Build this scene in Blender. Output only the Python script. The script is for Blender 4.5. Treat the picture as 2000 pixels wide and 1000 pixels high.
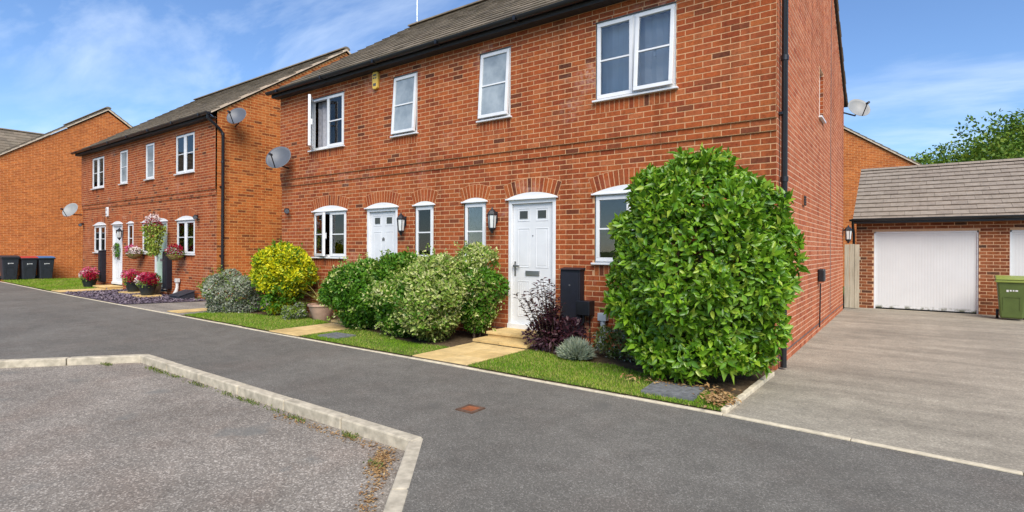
import bpy, bmesh, math, random
import numpy as np
from mathutils import Matrix, Vector
random.seed(7); RNG = np.random.default_rng(11)
R = math.radians
for o in list(bpy.data.objects): bpy.data.objects.remove(o)
S = bpy.context.scene
COL = S.collection

# ------------------------------------------------------------------ camera
CAMH = 1.43
cd = bpy.data.cameras.new('camera'); cam = bpy.data.objects.new('camera', cd); COL.objects.link(cam)
cd.sensor_width = 36; cd.sensor_fit = 'HORIZONTAL'; cd.lens = 1058.4/2000*36
cd.shift_y = -13.7/2000; cd.clip_end = 3000; cd.clip_start = .05
YAW, ROLL = 0.63117, 0.004617
cam.matrix_world = (Matrix.Translation((0, 0, CAMH)) @ Matrix.Rotation(YAW, 4, 'Z') @ Matrix.Rotation(R(90), 4, 'X') @ Matrix.Rotation(ROLL, 4, 'Z'))
S.camera = cam
# ------------------------------------------------------------------ sky, sun, exposure
SUN_EL, SUN_AZ = R(45), R(136)          # azimuth clockwise from +Y: the light comes over the right shoulder
sdir = Vector((math.sin(SUN_AZ)*math.cos(SUN_EL), math.cos(SUN_AZ)*math.cos(SUN_EL), math.sin(SUN_EL)))
W = bpy.data.worlds.new('World'); S.world = W; W.use_nodes = True
nt = W.node_tree; nt.nodes.clear()
def wn(t, **k):
    n = nt.nodes.new(t)
    for a, b in k.items(): setattr(n, a, b)
    return n
wo = wn('ShaderNodeOutputWorld'); bg = wn('ShaderNodeBackground'); sky = wn('ShaderNodeTexSky', sky_type='NISHITA', sun_disc=False)
sky.sun_elevation = SUN_EL; sky.sun_rotation = SUN_AZ; sky.air_density = 1.15; sky.altitude = 300; sky.dust_density = .0; sky.ozone_density = 4.2
tc = wn('ShaderNodeTexCoord'); sep = wn('ShaderNodeSeparateXYZ')
addz = wn('ShaderNodeMath', operation='ADD'); addz.inputs[1].default_value = .18
mx = wn('ShaderNodeMath', operation='DIVIDE'); my = wn('ShaderNodeMath', operation='DIVIDE'); cmb = wn('ShaderNodeCombineXYZ')
mp = wn('ShaderNodeMapping'); mp.inputs['Rotation'].default_value = (0, 0, R(-35)); mp.inputs['Scale'].default_value = (.6, 1.25, 1)
nz = wn('ShaderNodeTexNoise'); nz.inputs['Scale'].default_value = 1.9; nz.inputs['Detail'].default_value = 7; nz.inputs['Roughness'].default_value = .58; nz.inputs['Distortion'].default_value = .35
nz2 = wn('ShaderNodeTexNoise'); nz2.inputs['Scale'].default_value = .55; nz2.inputs['Detail'].default_value = 3
cr = wn('ShaderNodeValToRGB'); cr.color_ramp.elements[0].position = .47; cr.color_ramp.elements[1].position = .74
cr2 = wn('ShaderNodeValToRGB'); cr2.color_ramp.elements[0].position = .36; cr2.color_ramp.elements[1].position = .62
mm = wn('ShaderNodeMath', operation='MULTIPLY'); mm2 = wn('ShaderNodeMath', operation='MULTIPLY_ADD'); mm2.inputs[1].default_value = .6; mm2.inputs[2].default_value = .01
mix = wn('ShaderNodeMix', data_type='RGBA'); mix.inputs['B'].default_value = (6.6, 7.6, 9.0, 1)
L = nt.links.new
L(tc.outputs['Generated'], sep.inputs[0]); L(sep.outputs['Z'], addz.inputs[0])
L(sep.outputs['X'], mx.inputs[0]); L(addz.outputs[0], mx.inputs[1]); L(sep.outputs['Y'], my.inputs[0]); L(addz.outputs[0], my.inputs[1])
L(mx.outputs[0], cmb.inputs[0]); L(my.outputs[0], cmb.inputs[1]); L(cmb.outputs[0], mp.inputs[0]); L(mp.outputs[0], nz.inputs['Vector']); L(cmb.outputs[0], nz2.inputs['Vector'])
L(nz.outputs['Fac'], cr.inputs[0]); L(nz2.outputs['Fac'], cr2.inputs[0]); L(cr.outputs[0], mm.inputs[0]); L(cr2.outputs[0], mm.inputs[1])
L(mm.outputs[0], mm2.inputs[0]); tint = wn('ShaderNodeMix', data_type='RGBA', blend_type='MULTIPLY'); tint.inputs['Factor'].default_value = 1; tint.inputs['B'].default_value = (.88, .99, 1.16, 1)
L(mm2.outputs[0], mix.inputs['Factor']); L(sky.outputs[0], tint.inputs['A']); L(tint.outputs['Result'], mix.inputs['A'])
L(mix.outputs['Result'], bg.inputs['Color']); L(bg.outputs[0], wo.inputs[0]); bg.inputs['Strength'].default_value = .066
sl = bpy.data.lights.new('sun', 'SUN'); sun = bpy.data.objects.new('sun', sl); COL.objects.link(sun)
sl.energy = 2.4; sl.angle = R(40); sl.color = (1, .93, .82)
sun.rotation_euler = sdir.to_track_quat('Z', 'Y').to_euler(); sun.location = (0, 0, 30)
S.view_settings.view_transform = 'Standard'; S.view_settings.look = 'None'; S.view_settings.gamma = 1; S.view_settings.use_curve_mapping = False
S.view_settings.exposure = 1.2

# ------------------------------------------------------------------ materials
MATS = {}
class MT:
    def __init__(s, name):
        s.m = bpy.data.materials.new(name); s.m.use_nodes = True; s.t = s.m.node_tree; s.t.nodes.clear()
        s.o = s.n('ShaderNodeOutputMaterial'); s.p = s.n('ShaderNodeBsdfPrincipled'); s.l(s.p.outputs[0], s.o.inputs[0])
        MATS[name] = s.m
    def n(s, t, **k):
        x = s.t.nodes.new(t)
        for a, b in k.items():
            if a.startswith('_'):
                x.inputs[a[1:].replace('_', ' ')].default_value = b
            else: setattr(x, a, b)
        return x
    def l(s, a, b): s.t.links.new(a, b)
    def pos(s): return s.n('ShaderNodeNewGeometry').outputs['Position']
    def noise(s, scale, detail=4, rough=.55, vec=None, dist=0):
        x = s.n('ShaderNodeTexNoise', _Scale=scale, _Detail=detail, _Roughness=rough, _Distortion=dist)
        s.l(vec if vec is not None else s.pos(), x.inputs['Vector']); return x.outputs['Fac']
    def ramp(s, fac, stops):
        x = s.n('ShaderNodeValToRGB'); e = x.color_ramp.elements
        while len(e) < len(stops): e.new(.5)
        for i, (p, c) in enumerate(stops):
            e[i].position = p; e[i].color = (c if len(c) == 4 else (*c, 1)) if not isinstance(c, (int, float)) else (c, c, c, 1)
        s.l(fac, x.inputs[0]); return x.outputs[0]
    def mix(s, fac, a, b, mode='MIX'):
        x = s.n('ShaderNodeMix', data_type='RGBA', blend_type=mode)
        for v, i in ((fac, 'Factor'), (a, 'A'), (b, 'B')):
            if isinstance(v, (int, float)): x.inputs[i].default_value = v
            elif isinstance(v, tuple): x.inputs[i].default_value = (*v, 1)
            else: s.l(v, x.inputs[i])
        return x.outputs['Result']
    def rnd(s):
        a = s.n('ShaderNodeAttribute', attribute_name='rnd').outputs['Fac']; oi = s.n('ShaderNodeObjectInfo').outputs['Random']
        q = s.n('ShaderNodeMath', operation='ADD'); s.l(a, q.inputs[0]); s.l(oi, q.inputs[1])
        f = s.n('ShaderNodeMath', operation='FRACT'); s.l(q.outputs[0], f.inputs[0]); return f.outputs[0]
    def math(s, op, a, b):
        q = s.n('ShaderNodeMath', operation=op)
        for v, i in ((a, 0), (b, 1)):
            if isinstance(v, (int, float)): q.inputs[i].default_value = v
            else: s.l(v, q.inputs[i])
        return q.outputs[0]
    def bump(s, h, st=.3, d=.01):
        b = s.n('ShaderNodeBump', _Strength=st, _Distance=d); s.l(h, b.inputs['Height']); s.l(b.outputs[0], s.p.inputs['Normal'])
    def col(s, c, rough=.8, spec=.3):
        if isinstance(c, tuple): s.p.inputs['Base Color'].default_value = (*c, 1)
        else: s.l(c, s.p.inputs['Base Color'])
        s.p.inputs['Roughness'].default_value = rough; s.p.inputs['Specular IOR Level'].default_value = spec
        return s.m
def plain(name, c, rough=.6, spec=.4, var=.12, sc=9, metal=0):
    t = MT(name); f = t.noise(sc, 5); k = t.ramp(f, [(.3, tuple(v*(1-var) for v in c)), (.7, tuple(min(1, v*(1+var*.6)) for v in c))])
    t.col(k, rough, spec); t.p.inputs['Metallic'].default_value = metal; return t.m
def brick_mat(name, stops, grime=.5, efflor=True):
    t = MT(name); c = t.ramp(t.rnd(), stops)
    f = t.noise(26, 6, .75); c = t.mix(.75, c, t.ramp(f, [(.3, .42), (.5, .85), (.7, 1.12)]), 'MULTIPLY')
    sm = t.n('ShaderNodeMapping'); sm.inputs['Scale'].default_value = (4.5, 4.5, .35); t.l(t.pos(), sm.inputs[0]); c = t.mix(.7, c, t.ramp(t.noise(1., 5, .6, sm.outputs[0]), [(.34, (.62, .58, .56)), (.52, (1, 1, 1))]), 'MULTIPLY')
    big = t.noise(.9, 5, .6); c = t.mix(.6, c, t.ramp(big, [(.3, (.72, .7, .7)), (.6, (1, 1, 1))]), 'MULTIPLY')
    if efflor:
        e = t.math('MULTIPLY', t.ramp(t.noise(1.15, 3, .5), [(.60, 0.), (.72, 1.)]), t.ramp(t.noise(14, 5, .7), [(.42, 0.), (.7, .75)]))
        c = t.mix(e, c, (.52, .33, .27))
    t.col(c, .88, .22); t.bump(t.noise(160, 3), .35, .004); return t.m
RED = [(0, (.43, .10, .027)), (.2, (.39, .087, .025)), (.4, (.46, .125, .036)), (.56, (.34, .07, .022)), (.70, (.47, .14, .05)), (.82, (.29, .06, .021)), (.92, (.39, .092, .03)), (.975, (.13, .042, .022)), (1, (.43, .11, .036))]
PINK_SUNLIT = [(0, (.56, .17, .075)), (.25, (.50, .145, .06)), (.5, (.60, .21, .10)), (.75, (.53, .16, .07)), (.92, (.44, .115, .05)), (1, (.58, .19, .08))]  # lighter copy of the red brick: sunlight on the gable put into its colour
ORG_SUNLIT = [(0, (.54, .145, .03)), (.25, (.57, .17, .04)), (.45, (.48, .12, .027)), (.62, (.60, .195, .052)), (.86, (.38, .10, .026)), (.97, (.20, .062, .024)), (1, (.52, .14, .03))]  # warm sunlight on the gable is painted into this brick colour
brick_mat('brick_red', RED); brick_mat('brick_pink_sunlit', PINK_SUNLIT, efflor=False); brick_mat('brick_orange_sunlit', ORG_SUNLIT, efflor=False)
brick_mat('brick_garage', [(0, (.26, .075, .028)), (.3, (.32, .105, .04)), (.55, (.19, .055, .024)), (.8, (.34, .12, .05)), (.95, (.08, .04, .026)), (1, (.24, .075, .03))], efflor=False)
def mortar(name, c):
    t = MT(name); f = t.noise(30, 5, .65); k = t.ramp(f, [(.3, tuple(v*.72 for v in c)), (.7, c)]); t.col(k, .95, .1); t.bump(t.noise(220, 3), .4, .003)
mortar('mortar', (.70, .40, .212)); mortar('mortar_orange', (.70, .38, .14)); mortar('mortar_side', (.80, .50, .33)); mortar('mortar_garage', (.66, .42, .25))
def far_brick(name, c1, c2, mo, axis):
    t = MT(name); sp = t.n('ShaderNodeSeparateXYZ'); t.l(t.pos(), sp.inputs[0]); cb = t.n('ShaderNodeCombineXYZ')
    t.l(sp.outputs[axis], cb.inputs[0]); t.l(sp.outputs['Z'], cb.inputs[1])
    b = t.n('ShaderNodeTexBrick', _Scale=1.0, _Brick_Width=.225, _Row_Height=.075, _Mortar_Size=.006, _Mortar_Smooth=.2, _Bias=-.1)
    b.inputs['Color1'].default_value = (*c1, 1); b.inputs['Color2'].default_value = (*c2, 1); b.inputs['Mortar'].default_value = (*mo, 1); t.l(cb.outputs[0], b.inputs['Vector'])
    c = t.mix(.5, b.outputs['Color'], t.ramp(t.noise(1.1, 5, .65), [(.3, (.66, .62, .6)), (.62, (1, 1, 1))]), 'MULTIPLY')
    c = t.mix(.45, c, t.ramp(t.noise(9, 3, .6), [(.35, .45), (.6, 1.)]), 'MULTIPLY')
    t.col(c, .9, .2); t.bump(b.outputs['Fac'], -.4, .006)
far_brick('far_brick_x', (.60, .175, .04), (.42, .105, .027), (.70, .38, .17), 'X'); far_brick('far_brick_y', (.60, .175, .04), (.42, .105, .027), (.70, .38, .17), 'Y')
def tile_mat(name, stops, lich):
    t = MT(name); c = t.ramp(t.rnd(), stops); c = t.mix(.6, c, t.ramp(t.noise(7, 6, .7), [(.3, .5), (.65, 1.)]), 'MULTIPLY')
    e = t.ramp(t.noise(22, 5, .75), [(.56, 0.), (.72, .6)]); c = t.mix(e, c, lich); t.col(c, .92, .15); t.bump(t.noise(90, 4), .4, .004)
tile_mat('tile_main', [(0, (.20, .16, .115)), (.4, (.26, .21, .155)), (.7, (.16, .13, .098)), (1, (.23, .19, .135))], (.30, .27, .17))
tile_mat('tile_garage', [(0, (.30, .25, .20)), (.4, (.33, .278, .225)), (.7, (.275, .228, .185)), (1, (.31, .26, .21))], (.46, .41, .34))
plain('upvc', (.74, .745, .75), .32, .5, .07, 5); plain('white_paint', (.68, .69, .70), .4, .45, .07, 4); plain('mint_paint', (.46, .60, .46), .4, .45, .04)
plain('black_plastic', (.012, .013, .016), .38, .5, .2); plain('black_metal', (.014, .017, .022), .42, .5, .2); plain('dark_box', (.013, .014, .022), .5, .4, .2)
plain('soffit', (.035, .033, .034), .6, .3, .15); plain('grey_pipe', (.42, .45, .47), .45, .4, .1); plain('dish_grey', (.10, .108, .125), .45, .4, .1, 6); plain('dish_pale', (.27, .275, .27), .5, .4, .1, 6)
plain('cream_verge', (.62, .50, .37), .9, .1, .2, 12); plain('alarm_yellow', (.80, .52, .10), .45, .4, .06); plain('lead', (.11, .115, .12), .6, .3, .2)
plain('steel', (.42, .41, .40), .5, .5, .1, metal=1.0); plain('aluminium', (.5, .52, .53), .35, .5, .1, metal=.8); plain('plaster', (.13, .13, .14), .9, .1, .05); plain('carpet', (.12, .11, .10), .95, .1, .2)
plain('blind', (.66, .68, .70), .9, .1, .08, 5); plain('blind_dark', (.16, .19, .19), .9, .1, .2, 5); plain('curtain', (.42, .42, .46), .95, .1, .2, 14); plain('bark', (.12, .085, .055), .95, .1, .3, 25); plain('soil', (.10, .065, .04), 1, .05, .4, 14)
plain('bin_grey', (.028, .032, .042), .5, .4, .2); plain('bin_blue', (.05, .16, .36), .45, .4, .1); plain('bin_red', (.46, .05, .045), .45, .4, .1); plain('bin_green', (.088, .128, .030), .5, .4, .14, 5); plain('bin_lid_green', (.23, .29, .055), .45, .4, .12, 5)
plain('terracotta', (.46, .30, .22), .85, .2, .16); plain('pot_black', (.022, .026, .024), .5, .4, .3); plain('coir', (.30, .20, .08), 1, .1, .35, 40); plain('white_marks', (.7, .7, .7), .6, .3, .02)
plain('rust', (.30, .105, .045), .9, .2, .35, 18); plain('rust_frame', (.13, .075, .05), .9, .2, .3, 18); plain('cover_iron', (.17, .172, .175), .75, .3, .35, 16); plain('lamp_glass', (.62, .64, .62), .2, .5, .1); plain('stone_figure', (.62, .61, .58), .8, .2, .12)
def glass(name, tint, refl, rough=.01):
    t = MT(name); t.t.nodes.remove(t.p); tr = t.n('ShaderNodeBsdfTransparent'); tr.inputs[0].default_value = (*tint, 1)
    gl = t.n('ShaderNodeBsdfGlossy'); gl.inputs['Roughness'].default_value = rough; fr = t.n('ShaderNodeFresnel', _IOR=1.5)
    m = t.n('ShaderNodeMixShader'); k = t.math('MULTIPLY_ADD', fr.outputs[0], 1.0); k.node.inputs[2].default_value = refl
    t.l(k, m.inputs[0]); t.l(tr.outputs[0], m.inputs[1]); t.l(gl.outputs[0], m.inputs[2]); t.l(m.outputs[0], t.o.inputs[0])
glass('glass', (.955, .965, .965), .045)
t = MT('frosted'); c = t.ramp(t.noise(2.2, 5, .6), [(.35, (.17, .21, .24)), (.65, (.36, .405, .43))]); t.col(c, .12, .6)
t = MT('door_pane'); t.col((.035, .035, .03), .12, .6)
def ground_mat(name, base, dark, light, speck, sc, stain=None, bumpd=.004, redtint=None, streak=False):
    t = MT(name); p = t.pos()
    v = t.n('ShaderNodeTexVoronoi', _Scale=sc); t.l(p, v.inputs['Vector']); w = t.n('ShaderNodeSeparateColor'); t.l(v.outputs['Color'], w.inputs[0])
    c = t.ramp(w.outputs[0], [(0, dark), (.45, base), (.8, base), (1-speck, light), (1, light)])
    c = t.mix(.75, c, t.ramp(t.noise(sc*.38, 4, .7), [(.3, .72), (.7, 1.2)]), 'MULTIPLY')
    c = t.mix(.8, c, t.ramp(t.noise(.75, 6, .6), [(.3, .70), (.68, 1.13)]), 'MULTIPLY')
    c = t.mix(.7, c, t.ramp(t.noise(5, 5, .65), [(.3, .78), (.65, 1.1)]), 'MULTIPLY')
    if redtint: c = t.mix(t.ramp(t.noise(1.3, 4, .6), [(.48, 0.), (.7, .55)]), c, redtint, 'MULTIPLY')
    if streak:
        mp = t.n('ShaderNodeMapping'); mp.inputs['Scale'].default_value = (.28, 2.2, 1); t.l(p, mp.inputs[0])
        c = t.mix(.9, c, t.ramp(t.noise(1.2, 5, .6, mp.outputs[0]), [(.32, (.74, .72, .70)), (.62, (1.08, 1.06, 1.03))]), 'MULTIPLY')
    if stain: c = t.mix(t.ramp(t.noise(1.9, 3, .5), [(.64, 0.), (.73, .6)]), c, stain)
    t.col(c, .9, .25); t.bump(t.noise(sc*.8, 3, .7), .55, bumpd); return t
ground_mat('asphalt', (.162, .149, .126), (.114, .106, .09), (.27, .25, .215), .06, 150, (.115, .108, .095), .004, (.97, .90, .88))
ground_mat('bay_surface', (.25, .218, .18), (.165, .145, .122), (.43, .385, .325), .13, 105, (.15, .15, .135), .005, (.92, .82, .78))
ground_mat('drive_surface', (.345, .31, .245), (.27, .242, .195), (.44, .40, .32), .10, 110, None, .003, None, True)
ground_mat('left_drive', (.30, .27, .23), (.22, .2, .17), (.4, .36, .31), .10, 60, None, .003, None, True)
plain('kerb_stone', (.49, .43, .325), .92, .15, .34, 11); plain('edging_stone', (.60, .52, .38), .92, .15, .25, 14)
def slab():
    t = MT('slab'); c = t.ramp(t.rnd(), [(0, (.64, .45, .19)), (.5, (.70, .51, .24)), (1, (.60, .42, .18))]); c = t.mix(.8, c, t.ramp(t.noise(4, 7, .7), [(.3, .58), (.62, 1.06)]), 'MULTIPLY'); t.col(c, .92, .15); t.bump(t.noise(60, 4), .3, .004)
slab(); plain('slab_bed', (.16, .13, .09), 1, .05, .3)
t = MT('turf'); c = t.ramp(t.noise(4.5, 5, .65), [(.3, (.13, .11, .045)), (.5, (.085, .13, .022)), (.7, (.10, .19, .025))]); t.col(c, 1, .05); t.bump(t.noise(70, 4), .6, .015)
t = MT('bed_soil'); c = t.ramp(t.noise(9, 6, .7), [(.3, (.055, .038, .026)), (.6, (.14, .10, .06)), (.8, (.21, .16, .085))]); t.col(c, 1, .05); t.bump(t.noise(60, 5), .8, .02)
t = MT('earth'); c = t.ramp(t.noise(.2, 5, .6), [(.35, (.075, .10, .03)), (.65, (.11, .135, .04))]); t.col(c, 1, .05)
t = MT('slate_chip'); c = t.ramp(t.rnd(), [(0, (.105, .08, .115)), (.5, (.17, .135, .165)), (.85, (.24, .19, .21)), (1, (.12, .095, .12))]); t.col(c, .7, .3)
t = MT('slate_base'); t.col(t.ramp(t.noise(30, 4), [(.3, (.08, .065, .085)), (.7, (.15, .12, .145))]), .9, .2)
def wood(name, a, b):
    t = MT(name); mp = t.n('ShaderNodeMapping'); mp.inputs['Scale'].default_value = (18, 18, 1.2); t.l(t.pos(), mp.inputs[0])
    c = t.ramp(t.noise(1.2, 6, .7, mp.outputs[0]), [(.3, a), (.7, b)]); t.col(c, .9, .15)
wood('fence_wood', (.30, .26, .19), (.56, .50, .38))
t = MT('garage_door'); sp = t.n('ShaderNodeSeparateXYZ'); t.l(t.pos(), sp.inputs[0])
zz = t.ramp(sp.outputs['Z'], [(.05, 1.), (.12, 0.)]); dm = t.math('MULTIPLY', zz, t.ramp(t.noise(9, 5, .7), [(.45, 0.), (.58, 1.)]))
c = t.mix(dm, t.mix(.5, (.64, .645, .64), t.ramp(t.noise(2.5, 5, .6), [(.3, .88), (.7, 1.)]), 'MULTIPLY'), (.14, .15, .10)); t.col(c, .5, .35)
def leaf_mat(name, stops, rough=.45, spec=.35, trans=.25):
    t = MT(name); c = t.ramp(t.rnd(), stops); c = t.mix(.3, c, t.ramp(t.noise(3, 3), [(.3, .7), (.7, 1.1)]), 'MULTIPLY'); t.col(c, rough, spec)
    tb = t.n('ShaderNodeBsdfTranslucent'); t.l(c, tb.inputs[0]); m = t.n('ShaderNodeMixShader', _Fac=trans); t.l(t.p.outputs[0], m.inputs[1]); t.l(tb.outputs[0], m.inputs[2]); t.l(m.outputs[0], t.o.inputs[0])
leaf_mat('leaf_laurel', [(0, (.08, .20, .012)), (.3, (.125, .28, .014)), (.6, (.18, .35, .018)), (.85, (.27, .44, .028)), (.97, (.40, .50, .055)), (1, (.08, .19, .015))], .34, .5, .3)
leaf_mat('leaf_dark', [(0, (.045, .14, .010)), (.4, (.07, .20, .012)), (.75, (.11, .26, .016)), (1, (.16, .31, .025))], .45, .3, .28)
leaf_mat('leaf_varieg', [(0, (.12, .25, .02)), (.3, (.22, .34, .045)), (.55, (.42, .50, .12)), (.8, (.58, .60, .24)), (.93, (.68, .68, .36)), (1, (.12, .22, .025))], .5, .3, .3)
leaf_mat('leaf_bronze', [(0, (.08, .15, .02)), (.4, (.14, .19, .035)), (.7, (.22, .24, .06)), (.9, (.32, .32, .10)), (1, (.11, .11, .03))], .55, .25)
leaf_mat('leaf_yellow', [(0, (.66, .62, .012)), (.35, (.74, .67, .015)), (.55, (.50, .55, .015)), (.75, (.30, .42, .015)), (.92, (.13, .24, .012)), (1, (.66, .62, .02))], .45, .3, .3)
leaf_mat('leaf_grey', [(0, (.22, .25, .17)), (.35, (.36, .38, .29)), (.6, (.46, .47, .38)), (.8, (.15, .24, .07)), (1, (.28, .26, .18))], .6, .2)
leaf_mat('leaf_purple', [(0, (.04, .014, .022)), (.5, (.065, .022, .032)), (.85, (.10, .035, .04)), (1, (.045, .02, .03))], .45, .35, .15)
leaf_mat('leaf_lavender', [(0, (.44, .52, .36)), (.5, (.55, .61, .45)), (1, (.64, .68, .54))], .7, .15, .4)
leaf_mat('leaf_spiky', [(0, (.10, .20, .02)), (.5, (.20, .28, .04)), (.8, (.40, .33, .13)), (1, (.46, .30, .14))], .45, .3)
leaf_mat('leaf_tree', [(0, (.06, .13, .014)), (.45, (.10, .19, .018)), (.8, (.16, .25, .025)), (1, (.22, .28, .03))], .5, .25)
leaf_mat('leaf_hedge', [(0, (.11, .19, .02)), (.6, (.18, .27, .03)), (1, (.23, .30, .04))], .5, .3)
leaf_mat('leaf_trailing', [(0, (.20, .32, .03)), (.6, (.34, .42, .06)), (1, (.46, .48, .12))], .5, .3)
leaf_mat('grass', [(0, (.13, .26, .016)), (.4, (.20, .36, .02)), (.65, (.30, .43, .03)), (.85, (.44, .44, .10)), (1, (.50, .42, .17))], .55, .2, .3)
leaf_mat('dry_leaf', [(0, (.30, .16, .06)), (.4, (.42, .27, .12)), (.75, (.22, .11, .05)), (1, (.50, .36, .18))], .8, .1, .1)
leaf_mat('petal_pink', [(0, (.58, .05, .15)), (.5, (.66, .16, .27)), (1, (.50, .02, .09))], .7, .15); leaf_mat('petal_red', [(0, (.28, .004, .022)), (.6, (.38, .010, .035)), (1, (.22, .004, .028))], .7, .12)
leaf_mat('petal_white', [(0, (.78, .72, .68)), (.6, (.80, .62, .62)), (1, (.76, .74, .58))], .6, .2)

# ------------------------------------------------------------------ mesh helpers
class MB:
    def __init__(s): s.v = []; s.f = []; s.a = []; s.M = None
    def add(s, vs, fs, a=0.):
        b = len(s.v)
        if s.M is not None: vs = [tuple(s.M @ Vector(q)) for q in vs]
        s.v.extend(vs)
        for q in fs: s.f.append(tuple(b+i for i in q)); s.a.append(a)
    def box(s, x0, x1, y0, y1, z0, z1, a=0., skip=''):
        vs = [(x0, y0, z0), (x1, y0, z0), (x1, y1, z0), (x0, y1, z0), (x0, y0, z1), (x1, y0, z1), (x1, y1, z1), (x0, y1, z1)]
        F = {'b': (0, 3, 2, 1), 't': (4, 5, 6, 7), 'f': (0, 1, 5, 4), 'r': (1, 2, 6, 5), 'k': (2, 3, 7, 6), 'l': (3, 0, 4, 7)}
        s.add(vs, [q for k, q in F.items() if k not in skip], a); return s
    def quad(s, *p, a=0.): s.add(list(p), [tuple(range(len(p)))], a); return s
    def prism(s, pts, d, a=0.):          # planar polygon pts extruded by vector d
        n = len(pts); d = Vector(d); vs = [tuple(p) for p in pts]+[tuple(Vector(p)+d) for p in pts]
        fs = [tuple(range(n))[::-1], tuple(range(n, 2*n))]+[(i, (i+1) % n, n+(i+1) % n, n+i) for i in range(n)]
        s.add(vs, fs, a); return s
    def tube(s, path, r, n=8, a=0., cap=True):
        path = [Vector(p) for p in path]; rs = r if isinstance(r, (list, tuple)) else [r]*len(path); vs = []; fs = []
        for i, p in enumerate(path):
            t = (path[min(i+1, len(path)-1)]-path[max(i-1, 0)]).normalized(); u = t.orthogonal().normalized() if i == 0 else (u-t*u.dot(t)).normalized(); w = t.cross(u)
            for k in range(n): an = 2*math.pi*k/n; vs.append(tuple(p+(u*math.cos(an)+w*math.sin(an))*rs[i]))
        for i in range(len(path)-1):
            for k in range(n): fs.append((i*n+k, i*n+(k+1) % n, (i+1)*n+(k+1) % n, (i+1)*n+k))
        if cap: fs += [tuple(range(n))[::-1], tuple(range((len(path)-1)*n, len(path)*n))]
        s.add(vs, fs, a); return s
    def lathe(s, prof, n=16, c=(0, 0, 0), a=0., sq=None):
        vs = []; fs = []
        for (r, z) in prof:
            for k in range(n): an = 2*math.pi*(k+.5)/n; vs.append((c[0]+r*math.cos(an), c[1]+r*math.sin(an), c[2]+z))
        for i in range(len(prof)-1):
            for k in range(n): fs.append((i*n+k, i*n+(k+1) % n, (i+1)*n+(k+1) % n, (i+1)*n+k))
        fs += [tuple(range(n))[::-1], tuple(range((len(prof)-1)*n, len(prof)*n))]
        s.add(vs, fs, a); return s
    def build(s, name, mat, parent=None, loc=None, smooth=False, bevel=0, kind=None):
        return link(name, s.mesh(name, mat, smooth), parent, loc, bevel, kind)
    def mesh(s, name, mat, smooth=False):
        me = bpy.data.meshes.new(name); me.from_pydata(s.v, [], s.f)
        at = me.attributes.new('rnd', 'FLOAT', 'FACE'); at.data.foreach_set('value', np.array(s.a, dtype=np.float32))
        me.materials.append(MATS[mat]); me.validate()
        if smooth:
            me.polygons.foreach_set('use_smooth', np.ones(len(me.polygons), dtype=bool)); me.set_sharp_from_angle(angle=R(40))
        me.update(); return me
def link(name, me, parent=None, loc=None, bevel=0, kind=None):
    o = bpy.data.objects.new(name, me); COL.objects.link(o)
    if parent is not None: o.parent = parent
    if loc is not None: o.location = loc
    if bevel:
        b = o.modifiers.new('bevel', 'BEVEL'); b.width = bevel; b.segments = 2; b.limit_method = 'ANGLE'; b.angle_limit = R(40)
    if kind: o['kind'] = kind
    return o
def tag(o, label, cat, group=None):
    o['label'] = label; o['category'] = cat
    if group: o['group'] = group
    return o
def empty(name, loc, label=None, cat=None, group=None, rz=0):
    o = bpy.data.objects.new(name, None); COL.objects.link(o); o.location = loc; o.rotation_euler.z = rz; o.empty_display_size = .2
    if label: tag(o, label, cat, group)
    return o
def struct(o): o['kind'] = 'structure'; return o
def proj(X, Y, Z):          # where a point stands in the frame: picks which bricks are large enough to be built singly
    Z -= CAMH; z = -X*math.sin(YAW)+Y*math.cos(YAW); x = X*math.cos(YAW)+Y*math.sin(YAW)
    if z < .3: return -1, -1, 99
    return 1000+1058.4*x/z+4.9*Z/z, 486.3-1058.4*Z/z+4.9*x/z, z

# ------------------------------------------------------------------ ground
b = MB(); b.quad((-400, -300, -.16), (400, -300, -.16), (400, 600, -.16), (-400, 600, -.16)); struct(b.build('ground', 'earth'))
EDGE = [(-60, 5.75), (-30, 5.5), (-21.4, 5.2), (-12.3, 5.02), (-8.8, 4.94), (-5, 4.9), (-1.29, 4.85), (.6, 4.72), (6, 4.3), (14, 3.6)]
def edge_y(x):
    for (a, ya), (c, yc) in zip(EDGE, EDGE[1:]):
        if a <= x <= c: return ya+(yc-ya)*(x-a)/(c-a)
KL, KR = (-8.19, 2.98), (-2.96, 2.91)                      # the outer corners of the bay kerb
def kl(y): return KL[0]+(y-KL[1])*(9.25-8.19)/(2.98-1.71)
def kr(y): return KR[0]+(y-KR[1])*(2.96-2.22)/(2.02-2.91)
b = MB()
xs = [-60, -30, -21.4, -12.3]
b.quad(*[(x, edge_y(x), 0) for x in (-60, -30, -21.4, -12.3, -8.8)][::-1], (-60, -9, 0), (kl(-9), -9, 0), (KL[0], KL[1], 0))
b.quad((KL[0], KL[1], 0), (KR[0], KR[1], 0), (-1.29, edge_y(-1.29), 0), (-5, 4.9, 0), (-8.8, 4.94, 0))
b.quad((KR[0], KR[1], 0), (kr(-9), -9, 0), (14, -9, 0), (14, 3.6, 0), (6, 4.3, 0), (.6, 4.72, 0), (-1.29, 4.85, 0))
struct(b.build('pavement', 'asphalt'))
b = MB(); b.quad((-20, -9, -.085), (8, -9, -.085), (8, 2.95, -.085), (-20, 2.95, -.085)); struct(b.build('parking_bay', 'bay_surface'))
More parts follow.
